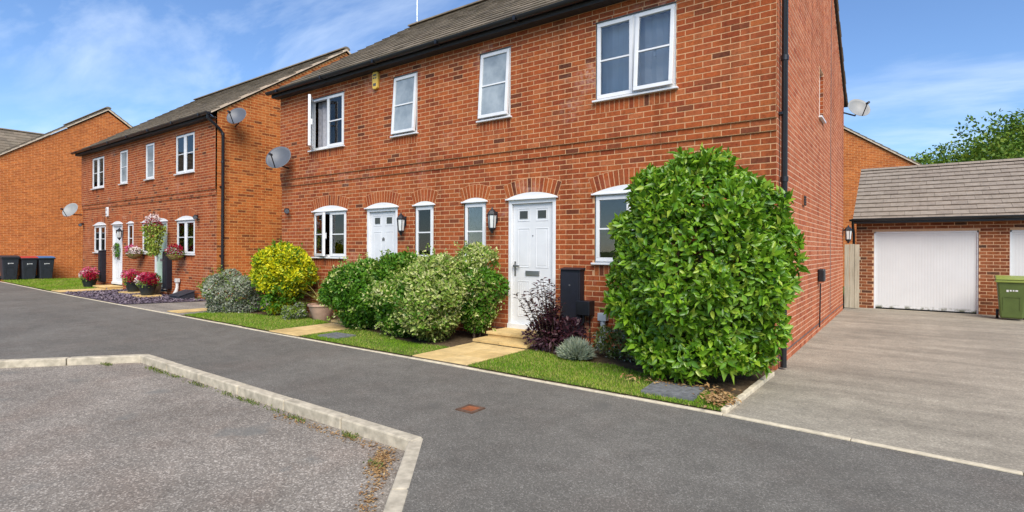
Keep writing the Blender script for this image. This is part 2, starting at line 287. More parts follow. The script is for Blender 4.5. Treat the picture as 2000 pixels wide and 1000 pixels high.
# bay kerb: single stones
kerb = struct(empty('kerb', (-5.5, 2.9, 0)))
def stones(parent, name, mat, pts, wid, z0, z1, ln, side, gap=.012, bev=.012, jit=.003):
    for (p, q) in zip(pts, pts[1:]):
        p = Vector((*p, 0)); q = Vector((*q, 0)); d = q-p; n = max(1, round(d.length/ln)); u = d.normalized(); w = Vector((-u.y, u.x, 0))*side
        for i in range(n):
            a = p+d*(i/n)+u*(gap/2); c = p+d*((i+1)/n)-u*(gap/2); m = MB(); dz = random.uniform(-jit, jit)
            o0 = Vector(parent.location)
            pt = [a, c, c+w*wid, a+w*wid]; m.prism([(v.x-o0.x, v.y-o0.y, z0) for v in (pt if side > 0 else pt[::-1])], (0, 0, z1-z0+dz), random.random()); m.build(name, mat, parent, bevel=bev)
stones(kerb, 'kerb_stone', 'kerb_stone', [(kl(-4.5), -4.5), KL], .108, -.15, .006, .915, -1)
stones(kerb, 'kerb_stone', 'kerb_stone', [KL, (KR[0]+.008, KR[1]+.002)], .108, -.15, .0085, .915, -1)
stones(kerb, 'kerb_stone', 'kerb_stone', [(KR[0]+.012, KR[1]+.006), (kr(-4.5)+.012, -4.5)], .108, -.15, .006, .915, -1)
# pin kerb behind the pavement
edging = struct(empty('edging', (-4, 4.9, 0)))
stones(edging, 'edging_stone', 'edging_stone', [(x, edge_y(x)) for x in (-30, -21.4, -12.3, -8.8, -5, -1.29, .6, 6)], .05, -.1, .012, .915, 1, .004, .006)
stones(edging, 'edging_stone', 'edging_stone', [(-1.27, 4.91), (-1.22, 6.75)], .055, -.1, .045, .915, 1, .004, .008)
# drives
b = MB(); b.quad((-1.27, 4.9, .004), (.6, 4.77, .004), (6, 4.35, .004), (8, 4.2, .004), (8, 16.1, .004), (-1.27, 16.1, .004)); struct(b.build('driveway', 'drive_surface'))
b = MB(); b.quad((-15.7, 5.13, .004), (-12.35, 5.07, .004), (-11.95, 7.0, .004), (-11.85, 15.2, .004), (-14.85, 15.2, .004), (-14.95, 7, .004)); struct(b.build('driveway', 'left_drive'))
# garden soil under everything between the pavement and the front walls
def lawn(name, pts, mat, z=.012):
    m = MB(); m.quad(*[(x, y, z) for x, y in pts]); return struct(m.build(name, mat))
lawn('planting_bed', [(-12.3, 5.06), (-8.72, 4.98), (-8.72, 7.03), (-11.9, 7.03)], 'bed_soil', .016)
lawn('planting_bed', [(-7.85, 4.96), (-5.25, 4.94), (-5.25, 7.03), (-7.85, 7.03)], 'bed_soil', .016)
lawn('planting_bed', [(-4.28, 4.93), (-1.32, 4.9), (-1.3, 7.03), (-4.28, 7.03)], 'bed_soil', .016)
LAWNS = [[(-4.27, 4.95), (-1.31, 4.905), (-1.31, 5.45), (-1.75, 5.5), (-2.2, 5.72), (-2.85, 6.05), (-3.5, 6.0), (-4.0, 6.25), (-4.27, 6.3)],
         [(-7.84, 4.985), (-5.26, 4.955), (-5.26, 5.75), (-5.8, 5.65), (-6.4, 5.7), (-7.0, 5.95), (-7.84, 6.05)],
         [(-12.2, 5.09), (-8.74, 4.995), (-8.74, 6.2), (-9.3, 6.35), (-10.2, 6.25), (-11.0, 6.05), (-11.7, 5.95), (-12.3, 5.7)],
         [(-30.2, 5.6), (-22.2, 5.3), (-22.2, 7.0), (-25.5, 7.0), (-26, 8.6), (-30.2, 8.2)]]
for P in LAWNS: lawn('lawn', P, 'turf', .024)
lawn('gravel_bed', [(-21.15, 5.28), (-15.75, 5.16), (-15.0, 7.0), (-21.15, 7.03)], 'slate_base', .014)
# slab paths and door steps
def path(x0, x1, y0, y1, nx, ny, z=.035):
    p = struct(empty('path', ((x0+x1)/2, (y0+y1)/2, 0))); bed = MB(); w, h = (x1-x0)/2, (y1-y0)/2
    bed.box(-w, w, -h, h, -.05, z-.012); bd = bed.build('path_bed', 'slab_bed', p)
    for i in range(nx):
        for j in range(ny):
            m = MB(); sx, sy = (x1-x0)/nx, (y1-y0)/ny; dz = random.uniform(-.003, .003)
            m.box(-w+i*sx+.004, -w+(i+1)*sx-.004, -h+j*sy+.004, -h+(j+1)*sy-.004, z-.02, z+dz, random.random()); m.build('paving_slab', 'slab', p, bevel=.004)
    return p
def step(x0, x1, y0, y1, ztop):
    p = struct(empty('step', ((x0+x1)/2, (y0+y1)/2, 0))); w, h = (x1-x0)/2, (y1-y0)/2
    m = MB(); m.box(-w+.02, w-.02, -h+.025, h, -.05, ztop-.04); m.build('step_riser', 'slab', p)
    n = 2
    for i in range(n):
        m = MB(); m.box(-w+i*2*w/n+.003, -w+(i+1)*2*w/n-.003, -h, h, ztop-.04, ztop, random.random()); m.build('paving_slab', 'slab', p, bevel=.005)
for (a, c) in ((-5.24, -4.29), (-8.71, -7.86)):
    path(a, c, 4.96, 6.2, 2, 3); step(a-.02, c+.02, 6.2, 7.03, .085); step(a+.0, c-.0, 6.5, 7.02, .165)
path(-22.15, -21.2, 5.3, 6.95, 2, 4); step(-22.5, -21.4, 6.5, 7.03, .12)
for (x, y, r) in ((-19.3, 6.62, .1), (-17.6, 6.38, -.05)):
    m = MB(); m.box(-.33, .33, -.28, .28, -.01, .05, .4); o = m.build('paving_slab', 'slab', None, (x, y, .014), bevel=.006); o.rotation_euler.z = r
    tag(o, 'pale yellow slab in the slate chips under the pot '+('of pink and red flowers' if x < -18 else 'of pale pink flowers'), 'slab')
for (x0, x1, y0, y1) in ((-13.3, -12.75, 5.2, 6.0),):
    path(x0, x1, y0, y1, 1, 2, .02)

# ------------------------------------------------------------------ foliage helpers
BIG = (np.array([(0, 0, 0), (0, .35, -.05), (0, .7, -.04), (0, 1, -.14), (.5, .35, .06), (.42, .7, .05), (-.5, .35, .06), (-.42, .7, .05)]), [(0, 4, 1), (0, 1, 6), (1, 4, 5, 2), (1, 2, 7, 6), (2, 5, 3), (2, 3, 7)])
SML = (np.array([(0, 0, 0), (.5, .5, .1), (0, 1, -.06), (-.5, .5, .1)]), [(0, 1, 2), (0, 2, 3)])
BLADE = (np.array([(.5, 0, 0), (-.5, 0, 0), (0, 1, 0)]), [(0, 1, 2)])
def norm(a): return a/np.maximum(np.linalg.norm(a, axis=1, keepdims=True), 1e-9)
def leafy(name, P, T, N, Ln, Wd, mat, parent=None, tmpl=SML, kind='stuff', rnd=None, loc=None):
    n = len(P); T = norm(T); N = norm(N-T*np.sum(N*T, 1, keepdims=True)); B = np.cross(T, N); tv, tf = tmpl
    Ln = np.broadcast_to(Ln, (n,)); Wd = np.broadcast_to(Wd, (n,))
    V = P[:, None, :]+T[:, None, :]*(tv[None, :, 1, None]*Ln[:, None, None])+N[:, None, :]*(tv[None, :, 2, None]*Ln[:, None, None])+B[:, None, :]*(tv[None, :, 0, None]*Wd[:, None, None])
    k = len(tv); rnd = RNG.random(n) if rnd is None else rnd
    me = bpy.data.meshes.new(name); lt = []; ls = []; idx = []
    per = np.concatenate([np.array(f) for f in tf]); sizes = np.array([len(f) for f in tf])
    idx = (np.arange(n)[:, None]*k+per[None, :]).ravel(); lt = np.tile(sizes, n); ls = np.concatenate([[0], np.cumsum(lt)[:-1]])
    me.vertices.add(n*k); me.vertices.foreach_set('co', V.reshape(-1).astype(np.float32))
    me.loops.add(len(idx)); me.loops.foreach_set('vertex_index', idx.astype(np.int32))
    me.polygons.add(len(lt)); me.polygons.foreach_set('loop_start', ls.astype(np.int32)); me.polygons.foreach_set('loop_total', lt.astype(np.int32))
    at = me.attributes.new('rnd', 'FLOAT', 'FACE'); at.data.foreach_set('value', np.repeat(rnd, len(tf)).astype(np.float32))
    me.materials.append(MATS[mat]); me.update(); me.validate()
    return link(name, me, parent, loc, 0, kind)
def rdir(n): return norm(RNG.normal(size=(n, 3)))
def sample(blobs, n, depth=.12, keep=.9, zmin=.02):
    B = np.array(blobs, float); ar = B[:, 3]*B[:, 5]+B[:, 4]*B[:, 5]; out = []; nn = []; got = 0
    while got < n:
        m = n*2; i = RNG.choice(len(B), m, p=ar/ar.sum()); d = rdir(m); r = 1-np.abs(RNG.normal(size=m))*depth
        p = B[i, :3]+d*B[i, 3:]*r[:, None]; nr = norm(d/B[i, 3:])
        ok = p[:, 2] > zmin
        for j in range(len(B)):
            q = (p-B[j, :3])/B[j, 3:]; ok &= (i == j) | (np.sum(q*q, 1) > keep**2)
        out.append(p[ok]); nn.append(nr[ok]); got += ok.sum()
    return np.concatenate(out)[:n], np.concatenate(nn)[:n]
def lumps(main, n, r0, r1, s=1.0):
    out = [main]
    for _ in range(n):
        d = rdir(1)[0]; d[2] = abs(d[2]) if random.random() < .75 else d[2]; r = random.uniform(r0, r1)
        out.append((main[0]+d[0]*main[3]*s*(1-r*.3), main[1]+d[1]*main[4]*s*(1-r*.3), main[2]+d[2]*main[5]*s*(1-r*.3), r, r, r*.9))
    return out
def stems(parent, pts, h, sp, n, r=.014):
    for i in range(n):
        m = MB(); a = random.uniform(0, 6.28); x, y = pts; e = random.uniform(.3, 1)*sp
        m.tube([(x+.05*math.cos(a), y+.05*math.sin(a), 0), (x+e*.5*math.cos(a), y+e*.5*math.sin(a), h*.5), (x+e*math.cos(a+.3), y+e*math.sin(a+.3), h*random.uniform(.75, .95))], [r, r*.7, r*.3], 5); m.build('stem', 'bark', parent)
def patch(P, f, ph): return np.sin(P[:, 0]*f+ph)+np.sin(P[:, 1]*f*1.3+ph*2.1)+np.sin(P[:, 2]*f*1.1+ph*.7+P[:, 0]*f*.5)
def shrub(name, loc, label, blobs, n, ln, wd, mats, out=.55, up=.25, tmpl=SML, depth=.12, nst=4, cat='shrub'):
    e = empty(name, loc, label, cat); k = 0
    inner = [(x, y, z, a*.84, b_*.84, c*.84) for x, y, z, a, b_, c in blobs]
    for j, (mat, frac, where) in enumerate(mats):
        for layer in ((0, 1) if j == 0 or frac > .45 else (0,)):
            P, Nn = sample(inner if layer else blobs, int(n*frac*(.6 if layer else 1)), .16 if layer else depth)
            if where is not None:
                ok = where(P); P, Nn = P[ok], Nn[ok]
            m = len(P); T = Nn*out+rdir(m)*.75+np.array([0, 0, up]); Nv = Nn*(1.6 if layer else 1)+rdir(m)*.55+np.array([0, 0, .3]); s = 1.5 if layer else 1
            leafy('foliage', P, T, Nv, s*ln*RNG.uniform(.6, 1.2, m), s*wd*RNG.uniform(.7, 1.2, m), mat, e, tmpl)
    k = int(n/85); P, Nn = sample(blobs, k, .02); Q = []; TT = []; mi = []
    for p, nn_ in zip(P, Nn):
        d = nn_+rdir(1)[0]*.5+np.array([0, 0, .6]); d /= np.linalg.norm(d); l = random.uniform(.06, .24)
        for _ in range(11): Q.append(p+d*l*random.random()+rdir(1)[0]*.012); TT.append(d*.6+rdir(1)[0])
    Q = np.array(Q); mm_ = len(Q); leafy('shoots', Q, np.array(TT), rdir(mm_)+np.array([0, 0, .6]), ln*.85*RNG.uniform(.6, 1.1, mm_), wd*.85, mats[0][0] if len(mats) < 2 or random.random() < .5 else mats[1][0], e, tmpl)
    top = max(q[2]+q[5] for q in blobs); rad = max(q[3] for q in blobs); stems(e, (0, 0), top*.8, rad*.6, nst); return e
def inside(poly, P):
    x, y = P[:, 0], P[:, 1]; c = np.zeros(len(P), bool)
    for (x0, y0), (x1, y1) in zip(poly, poly[1:]+poly[:1]):
        t = ((y0 > y) != (y1 > y)) & (x < (x1-x0)*(y-y0)/((y1-y0) if y1 != y0 else 1e-9)+x0); c ^= t
    return c
def grass(poly, n, h, mat='grass', z=.02, name='grass', dry=0.):
    a = np.array(poly); lo, hi = a.min(0), a.max(0); P = RNG.uniform(lo, hi, (n, 2)); P = P[inside(poly, P)]
    # thin, tired patches keep the sward uneven
    f = np.sin(P[:, 0]*5.1+np.sin(P[:, 1]*4.3)*1.7)*.5+np.sin(P[:, 1]*6.7+P[:, 0]*2.9)*.5; P = P[RNG.random(len(P)) < .66+.34*f]; m = len(P)
    P3 = np.concatenate([P, np.full((m, 1), z)], 1); T = rdir(m)*.75+np.array([0, 0, 1.]); T[:, 2] = np.abs(T[:, 2])+.15
    f = np.sin(P[:, 0]*4.1+1.3)*.5+np.sin(P[:, 1]*5.7+P[:, 0]*1.9)*.5; g2 = np.sin(P[:, 0]*2.3+4*np.sin(P[:, 1]*1.9))+np.sin(P[:, 1]*3.7+P[:, 0]*3.1); r = np.clip(RNG.random(m)*.7+.05+dry+.16*f*RNG.random(m)+.13*g2, 0, .999)
    o = leafy(name, P3, T, rdir(m), h*RNG.uniform(.5, 1.25, m), .0075*RNG.uniform(.7, 1.3, m)*(1 if h < .06 else 1.4), mat, None, BLADE, 'stuff', r); return o
# ------------------------------------------------------------------ brickwork
CH, BLN, BHT = .075, .225, .062
def lay(u0, u1, z0, z1, holes, phase=0., zmax=None):
    out = []; k = round(z0/CH)
    while (k+1)*CH <= z1+1e-6:
        za, zb = k*CH+.0065, k*CH+.0065+BHT; free = [(u0, u1)]
        for h in holes:
            iv = h(za, zb)
            if iv:
                nf = []
                for (a, c) in free:
                    if iv[1] <= a or iv[0] >= c: nf.append((a, c)); continue
                    if iv[0] > a: nf.append((a, iv[0]))
                    if iv[1] < c: nf.append((iv[1], c))
                free = nf
        off = u0+phase+(BLN/2 if k % 2 else 0)-BLN
        for (a, c) in free:
            i = math.floor((a-off)/BLN)
            while off+i*BLN < c:
                p, q = off+i*BLN, off+(i+1)*BLN; i += 1
                full = p >= a-.001 and q <= c+.001
                p2, q2 = max(p, a), min(q, c)
                x0 = p2+(.006 if p2 == p else .004 if a > u0 else 0); x1 = q2-(.006 if q2 == q else .004 if c < u1 else 0)
                if zmax:
                    n = 0
                    while n < 30 and x1-x0 > .03 and (zmax(x0) < zb or zmax(x1) < zb):
                        if zmax(x0) < zb: x0 += .012
                        if zmax(x1) < zb: x1 -= .012
                        n += 1
                    full = full and n == 0
                if x1-x0 > .025: out.append((x0, x1, za, zb, full))
        k += 1
    return out
def rect_hole(a, c, z0, z1): return lambda za, zb: (a, c) if zb > z0+.004 and za < z1-.004 else None
def arch_geo(x0, x1, rise): w = (x1-x0)/2+.03; r = (w*w+rise*rise)/(2*rise); return (x0+x1)/2, r, math.asin(w/r)
AT, VH = 2.24, .225
def arch_hole(x0, x1, rise):
    xc, r, an = arch_geo(x0, x1, rise); zc = AT+rise-r
    def f(za, zb):
        z = zb-zc
        if zb < AT or z > r+VH: return None
        d = (r+VH)**2-(z*z); h = min(math.sqrt(max(d, 0)), (za-zc)*math.tan(an))
        return (xc-h, xc+h) if h > .02 else None
    return f
def backing(m, u0, u1, z0, z1, rects, pt):          # the mortar sheet with the openings left out
    us = sorted({u0, u1, *[v for r in rects for v in r[:2]]}); zs = sorted({z0, z1, *[v for r in rects for v in r[2:] if z0 < v < z1]})
    us = [u for u in us if u0 <= u <= u1]
    for a, c in zip(us, us[1:]):
        for p, q in zip(zs, zs[1:]):
            mu, mz = (a+c)/2, (p+q)/2
            if not any(r[0] < mu < r[1] and r[2] < mz < r[3] for r in rects): m.quad(pt(a, p), pt(c, p), pt(c, q), pt(a, q))
BRK = {}
def brick_obj(mat, d, axis):
    key = (mat, round(d, 3), axis)
    if key not in BRK:
        m = MB(); l = (BLN-.012)/2
        if axis == 'x': m.box(-l, l, 0, d, -BHT/2, BHT/2, 0, 'k')
        else: m.box(-d, 0, -l, l, -BHT/2, BHT/2, 0, 'l')
        BRK[key] = m.mesh('brick', mat)
    return BRK[key]
def wall_bricks(parent, rows, mat, axis, off, depth, origin, nind, hid):
    # rows: (u0,u1,z0,z1,full,face offset); the largest whole bricks in view become single objects, the rest one mesh
    sc = []
    for i, r in enumerate(rows):
        if not r[4]: continue
        u, z = (r[0]+r[1])/2, (r[2]+r[3])/2
        X, Y = (origin[0]+u, origin[1]+r[5]) if axis == 'x' else (origin[0]+off, origin[1]+u)
        px, py, dz = proj(X, Y, z)
        if 10 < px < 1990 and 8 < py < 990 and not hid(px, py): sc.append((dz, i))
    sc.sort(); ind = {i for _, i in sc[:nind]}; m = MB()
    for i, r in enumerate(rows):
        j = random.uniform(-.0012, .0012)
        if i in ind:
            u, z = (r[0]+r[1])/2, (r[2]+r[3])/2
            loc = (u, r[5]+j, z) if axis == 'x' else (off+r[5]+j, u, z)
            link('brick', brick_obj(mat, depth, axis), parent, loc)
        elif axis == 'x': m.box(r[0], r[1], r[5]+j, r[5]+depth, r[2], r[3], random.random(), 'k')
        else: m.box(off+r[5]-depth, off+r[5]+j, r[0], r[1], r[2], r[3], random.random(), 'l')
    m.build('brickwork', mat, parent, kind='stuff')

# ------------------------------------------------------------------ the pair of semi-detached houses
HW, HD, WT = 5.265, 8.17, 4.875
RZ0, RS = 5.17, .68
def zroof(y): return RZ0+RS*min(y, HD-y)
SH = {}
def roof_tiles(x0, x1, ylo, zlo, yhi, zhi, gauge, tw, th=.022):
    m = MB(); sl = Vector((0, yhi-ylo, zhi-zlo)); Ln = sl.length; d = sl.normalized(); n = Vector((1, 0, 0)).cross(d); n = n if n.z > 0 else -n; rows = math.ceil(Ln/gauge)
    for r in range(rows):
        s0 = r*gauge; s1 = min(s0+gauge+.07, Ln); x = x0-(tw/2 if r % 2 else 0)
        while x < x1:
            a, c = max(x, x0)+.0015, min(x+tw, x1)-.0015; x += tw
            if c-a < .02: continue
            h = random.uniform(-.003, .004); dx = random.uniform(-.004, .004); o = Vector((0, ylo, zlo)); vs = []
            for (hh) in (0, th):
                for (xx, ss, lift) in ((a, s0+dx, .030+h), (c, s0+dx, .030+h), (c, s1, .006), (a, s1, .006)):
                    p = o+d*ss+n*(lift+hh-.02); vs.append((xx, p.y, p.z))
            m.add(vs, [(4, 5, 6, 7), (0, 1, 5, 4), (1, 2, 6, 5), (3, 0, 4, 7)], random.random())
    return m
def sash_boxes(m, x0, x1, z0, z1, y0, y1, w):
    m.box(x0, x1, y0, y1, z0, z0+w); m.box(x0, x1, y0, y1, z1-w, z1); m.box(x0, x0+w, y0, y1, z0+w, z1-w); m.box(x1-w, x1, y0, y1, z0+w, z1-w)
def window(H, x0, x1, z0, z1, yo, lights, sill=True, pane='glass', label=None, curtain=None):
    m = MB(); fw = .05; zs = z0+.03 if sill else z0
    ya, yb = yo+.022, yo+.092
    m.box(x0, x1, ya, yb, zs, zs+fw); m.box(x0, x1, ya, yb, z1-fw, z1); m.box(x0, x0+fw, ya, yb, zs+fw, z1-fw); m.box(x1-fw, x1, ya, yb, zs+fw, z1-fw)
    n = len(lights); wl = (x1-x0)/n
    for i in range(1, n): m.box(x0+i*wl-.03, x0+i*wl+.03, ya-.002, yb, zs+fw, z1-fw)
    win = m.build('window', 'upvc', H, bevel=.004)
    if label: win['label'] = label
    for i, (hinge, ang, pm) in enumerate(lights):
        a, c = x0+i*wl+.022, x0+(i+1)*wl-.022; p, q = zs+.022, z1-.022; sy0, sy1 = yo-.004, yo+.05; M = None
        if hinge == 'left': M = Matrix.Translation((a, sy0, 0)) @ Matrix.Rotation(-R(ang), 4, 'Z') @ Matrix.Translation((-a, -sy0, 0))
        if hinge == 'top': M = Matrix.Translation((0, sy0, q)) @ Matrix.Rotation(-R(ang), 4, 'X') @ Matrix.Translation((0, -sy0, -q))
        s = MB(); s.M = M; sw = .052; sash_boxes(s, a, c, p, q, sy0, sy1, sw); s.build('sash', 'upvc', win, bevel=.004)
        g = MB(); g.M = M; g.box(a+sw-.004, c-sw+.004, sy0+.02, sy0+.026, p+sw-.004, q-sw+.004); g.build('pane', pm or pane, win)
        gb = MB(); gb.M = M; zm = (p+q)/2; gb.box(a+sw, c-sw, sy0+.006, sy0+.034, zm-.011, zm+.011); gb.build('glazing_bar', 'upvc', win)
        if hinge:
            hd = MB(); hd.M = M; hd.box(c-.036 if hinge == 'left' else (a+c)/2-.012, c-.016 if hinge == 'left' else (a+c)/2+.012, sy1, sy1+.03, (p+q)/2-.09, (p+q)/2+.03); hd.build('handle', 'upvc', win)
    if sill:
        s = MB(); s.box(x0-.035, x1+.035, yo-.055, yo+.06, z0, z0+.028); s.build('sill', 'upvc', win, bevel=.006)
    if curtain:
        s = MB(); cx0, cx1, cmat = curtain; k = 14
        for j in range(k):
            a = x0+(x1-x0)*(cx0+(cx1-cx0)*j/k); c = x0+(x1-x0)*(cx0+(cx1-cx0)*(j+1)/k); y0_ = yo+.16+(.03 if j % 2 else 0); y1_ = yo+.16+(0 if j % 2 else .03)
            s.quad((a, y0_, z0+.05), (c, y1_, z0+.05), (c, y1_, z1-.03), (a, y0_, z1-.03))
        s.build('curtain', cmat, win)
    return win
def soldier(H, x0, x1, z0, z1, yo, mat):          # bricks on edge under a sill
    m = MB(); n = round((x1-x0)/CH); w = (x1-x0)/n; bk = MB(); bk.box(x0, x1, yo+.0015, yo+.03, z0, z1, 0, 'k'); p = bk.build('brick_sill', 'mortar', H)
    for i in range(n):
        m = MB(); m.box(x0+i*w+.005, x0+(i+1)*w-.005, yo-.001, yo+.02, z0+.004, z1-.004, random.random(), 'k'); m.build('brick', mat, p)
def arch(H, x0, x1, rise, mat):
    xc, r, an = arch_geo(x0, x1, rise); zc = AT+rise-r; n = max(5, round(2*an*(r+VH*.5)/CH)); P = lambda t, rr: (xc+rr*math.sin(t), zc+rr*math.cos(t))
    bk = MB()
    for i in range(n):
        t0, t1 = -an+2*an*i/n, -an+2*an*(i+1)/n; q = [P(t0, r), P(t1, r), P(t1, r+VH), P(t0, r+VH)]; bk.prism([(x, -.0015, z) for x, z in q], (0, .02, 0))
    p = bk.build('brick_arch', 'mortar', H); g = .0068
    for i in range(n):
        t0, t1 = -an+2*an*i/n, -an+2*an*(i+1)/n; e0 = g/r; e1 = g/(r+VH); q = [P(t0+e0, r+.004), P(t1-e0, r+.004), P(t1-e1, r+VH-.006), P(t0+e1, r+VH-.006)]
        m = MB(); m.prism([(x, -.004, z) for x, z in q], (0, .02, 0), random.random()); m.build('brick', mat, p)
    # white segmental head with a small lip
    h = MB(); pts = [P(-an+2*an*i/12, r-.004) for i in range(13)]; x_l, x_r = x0-.03, x1+.03
    h.prism([(x_l, -.012, AT-.012)]+[(x, -.012, z) for x, z in pts]+[(x_r, -.012, AT-.012)], (0, .08, 0))
    h.box(x_l-.012, x_r+.012, -.045, .02, AT-.03, AT-.008); h.build('arched_head', 'upvc', H, bevel=.004)
def door(H, x0, x1, z0, z1, mat='white_paint', label=None, mark=None):
    f = MB(); w = .06; f.box(x0, x0+w, .0, .10, z0, z1); f.box(x1-w, x1, .0, .10, z0, z1); f.box(x0+w, x1-w, .0, .10, z1-w, z1); f.build('door_frame', 'upvc', H, bevel=.005)
    a, c, p, q = x0+w+.004, x1-w-.004, z0+.05, z1-w-.004; y = .045; d = MB(); d.box(a, c, y, y+.044, p, q); W_ = c-a; Hh = q-p; cx = (a+c)/2
    dr = d.build('door', mat, H, bevel=.003)
    if label: dr['label'] = label
    for s in (-1, 1):
        xl, xr = sorted((cx+s*.055, cx+s*(W_/2-.09)))
        for (f0, f1) in ((.855, .965), (.47, .80)):
            m = MB(); zz0, zz1 = p+Hh*f0, p+Hh*f1; e = .016
            sash_boxes(m, xl, xr, zz0, zz1, y-.0045, y+.002, e); m.box(xl+.035, xr-.035, y-.003, y+.002, zz0+.035, zz1-.035); m.build('panel', mat, dr, bevel=.003)
        m = MB(); mx_ = (xl+xr)/2; zc_ = p+Hh*.91; m.box(mx_-.075, mx_+.075, y-.009, y+.001, zc_-.06, zc_+.06); m.build('pane', 'door_pane', dr)
        m = MB(); zz0, zz1 = p+Hh*.06, p+Hh*.36
        sash_boxes(m, xl, xr, zz0, zz1, y-.0045, y+.002, .016)
        for i in range(5):
            xx = xl+.03+(xr-xl-.06)*i/5; m.box(xx+.004, xx+(xr-xl-.06)/5-.004, y-.003, y+.002, zz0+.03, zz1-.03)
        m.build('panel', mat, dr, bevel=.002)
    m = MB(); m.box(cx-.13, cx+.13, y-.018, y+.002, p+Hh*.405, p+Hh*.445); m.build('letter_plate', 'steel', dr, bevel=.004)
    m = MB(); m.box(a+.03, a+.062, y-.012, y+.002, p+Hh*.40, p+Hh*.52); m.box(a+.03, a+.15, y-.055, y-.035, p+Hh*.475, p+Hh*.49); m.box(a+.036, a+.056, y-.05, y-.01, p+Hh*.472, p+Hh*.493); m.build('handle', 'steel', dr, bevel=.003)
    if mark == 'number':
        m = MB(); zz = p+Hh*.70
        for i in (0, 1):
            u = cx-.035+i*.04; m.box(u, u+.008, y-.007, y, zz, zz+.06); m.box(u+.022, u+.03, y-.007, y, zz, zz+.06); m.box(u, u+.03, y-.007, y, zz+.026, zz+.034)
        m.build('number', 'lead', dr)
    m = MB(); m.lathe([(.004, -.006), (.009, -.005), (.011, 0), (.009, .005), (.004, .006)], 8); o = m.build('spyhole', 'lead', dr, (cx, y-.003, p+Hh*.735)); o.rotation_euler.x = R(90)
    th = MB(); th.box(x0, x1, -.03, .1, z0-.03, z0+.05); th.build('threshold', 'upvc', H, bevel=.005)
def house(loc, label, fmat, gmat, mort, gmort, nind, cfg):
    H = empty('brick_house', loc, label, 'house', 'semi-detached brick houses in a row')
    FFW = [(-4.065, -2.895), (-1.395, -.745), (.735, 1.375), (2.895, 4.065)]; GFW = [(-4.0, -2.865), (-.835, -.365), (.365, .845), (2.865, 4.0)]; DRS = [(-2.205, -1.315), (1.315, 2.205)]
    FZ0, FZ1, GZ0, GZ1, DZ0 = 3.53, 4.675, 1.21, AT, .19; SB = .155; SG = .16
    YB, YU = -.022, -.046
    rects = [(a, c, FZ0, FZ1) for a, c in FFW]+[(a, c, GZ0, GZ1) for a, c in GFW]+[(a, c, .1, GZ1) for a, c in DRS]
    m = MB()
    for (z0, z1, yo) in ((-.1, 2.85, 0), (2.85, 3.0, YB), (3.0, WT+.05, YU)): backing(m, -HW, HW, z0, z1, rects, lambda u, z: (u, yo+.0025, z))
    m.quad((-HW, YB+.0025, 2.85), (HW, YB+.0025, 2.85), (HW, .0025, 2.85), (-HW, .0025, 2.85)); m.quad((-HW, YU+.0025, 3.0), (HW, YU+.0025, 3.0), (HW, YB+.0025, 3.0), (-HW, YB+.0025, 3.0))
    fw = m.build('front_wall', mort, H)
    holes = [rect_hole(a, c, FZ0-SB, FZ1) for a, c in FFW]+[rect_hole(a, c, GZ0-SG, GZ1) for a, c in GFW]+[rect_hole(a, c, .1, GZ1) for a, c in DRS]
    AR = {(a, c): (.085 if c-a > .8 else .055) for a, c in GFW+DRS}
    AR[GFW[0]] = AR[GFW[3]] = .10
    holes += [arch_hole(a, c, r) for (a, c), r in AR.items()]
    rows = []
    for (z0, z1, yo) in ((0, 2.85, 0), (2.85, 3.0, YB), (3.0, WT, YU)): rows += [(*q, yo) for q in lay(-HW, HW-.004, z0, z1, holes, .0)]
    for a, c in FFW: rows += [(x0, x1, FZ1+.012, 63*CH-.0065, False, YU) for x0, x1, _a, _b, _c in lay(a, c, 62*CH, 63*CH, [], .03)]
    hid = cfg.get('hid', lambda x, y: False)
    wall_bricks(fw, rows, fmat, 'x', 0, .012, loc, nind, hid)
    # gable facing the drive
    gh = cfg.get('slit'); gr = [gh] if gh else []
    zm = lambda y: zroof(y)-.10
    g = MB(); ys = [0.004, .6, HD/2, HD-.6, HD]
    for a, c in zip([.004, *([gh[0], gh[1]] if gh else [])], [*([gh[0], gh[1]] if gh else []), HD]):
        if gh and a == gh[0]:
            g.quad((HW, a, -.1), (HW, c, -.1), (HW, c, gh[2]), (HW, a, gh[2])); g.quad((HW, a, gh[3]), (HW, c, gh[3]), (HW, c, zm(c)), (HW, a, zm(a)))
        elif a < HD/2 < c: g.quad((HW, a, -.1), (HW, c, -.1), (HW, c, zm(c)), (HW, HD/2, zm(HD/2)), (HW, a, zm(a)))
        else: g.quad((HW, a, -.1), (HW, c, -.1), (HW, c, zm(c)), (HW, a, zm(a)))
    gw = g.build('gable_wall', gmort, H)
    rows = [(*q, .0016) for q in lay(0, HD, 0, 8.2, [rect_hole(*gh)] if gh else [], BLN/2-.0, zm)]
    wall_bricks(gw, rows, gmat, 'y', HW, .010, loc, 0, hid)
    m = MB(); m.box(HW-.002, HW+.0095, 5.46, 5.474, .2, zm(5.46)-.05); m.build('movement_joint', 'lead', gw)
    m = MB(); m.box(HW-.002, HW+.011, -.002, HD, .146, .156); m.box(-HW, HW+.009, -.003, .006, .146, .154); m.build('damp_course', 'lead', gw)
    m = MB(); m.quad((-HW, .01, -.1), (-HW, HD, -.1), (-HW, HD, zm(HD)), (-HW, HD/2, zm(HD/2)), (-HW, .01, zm(0))); m.quad((-HW, HD, -.1), (HW-.01, HD, -.1), (HW-.01, HD, zm(HD)), (-HW, HD, zm(HD))); m.build('rear_wall', 'far_brick_y', H)
    m = MB(); m.box(-HW+.05, HW-.05, 1.6, 1.7, .1, 4.9); m.box(-HW+.05, HW-.05, .12, 1.6, 2.62, 2.8); m.box(-.1, .1, .12, 1.6, .1, 4.9); m.box(-HW+.05, HW-.05, .12, 1.6, .05, .15); m.box(-HW+.05, HW-.05, .12, 1.6, 4.86, 4.95); m.build('interior', 'plaster', H)
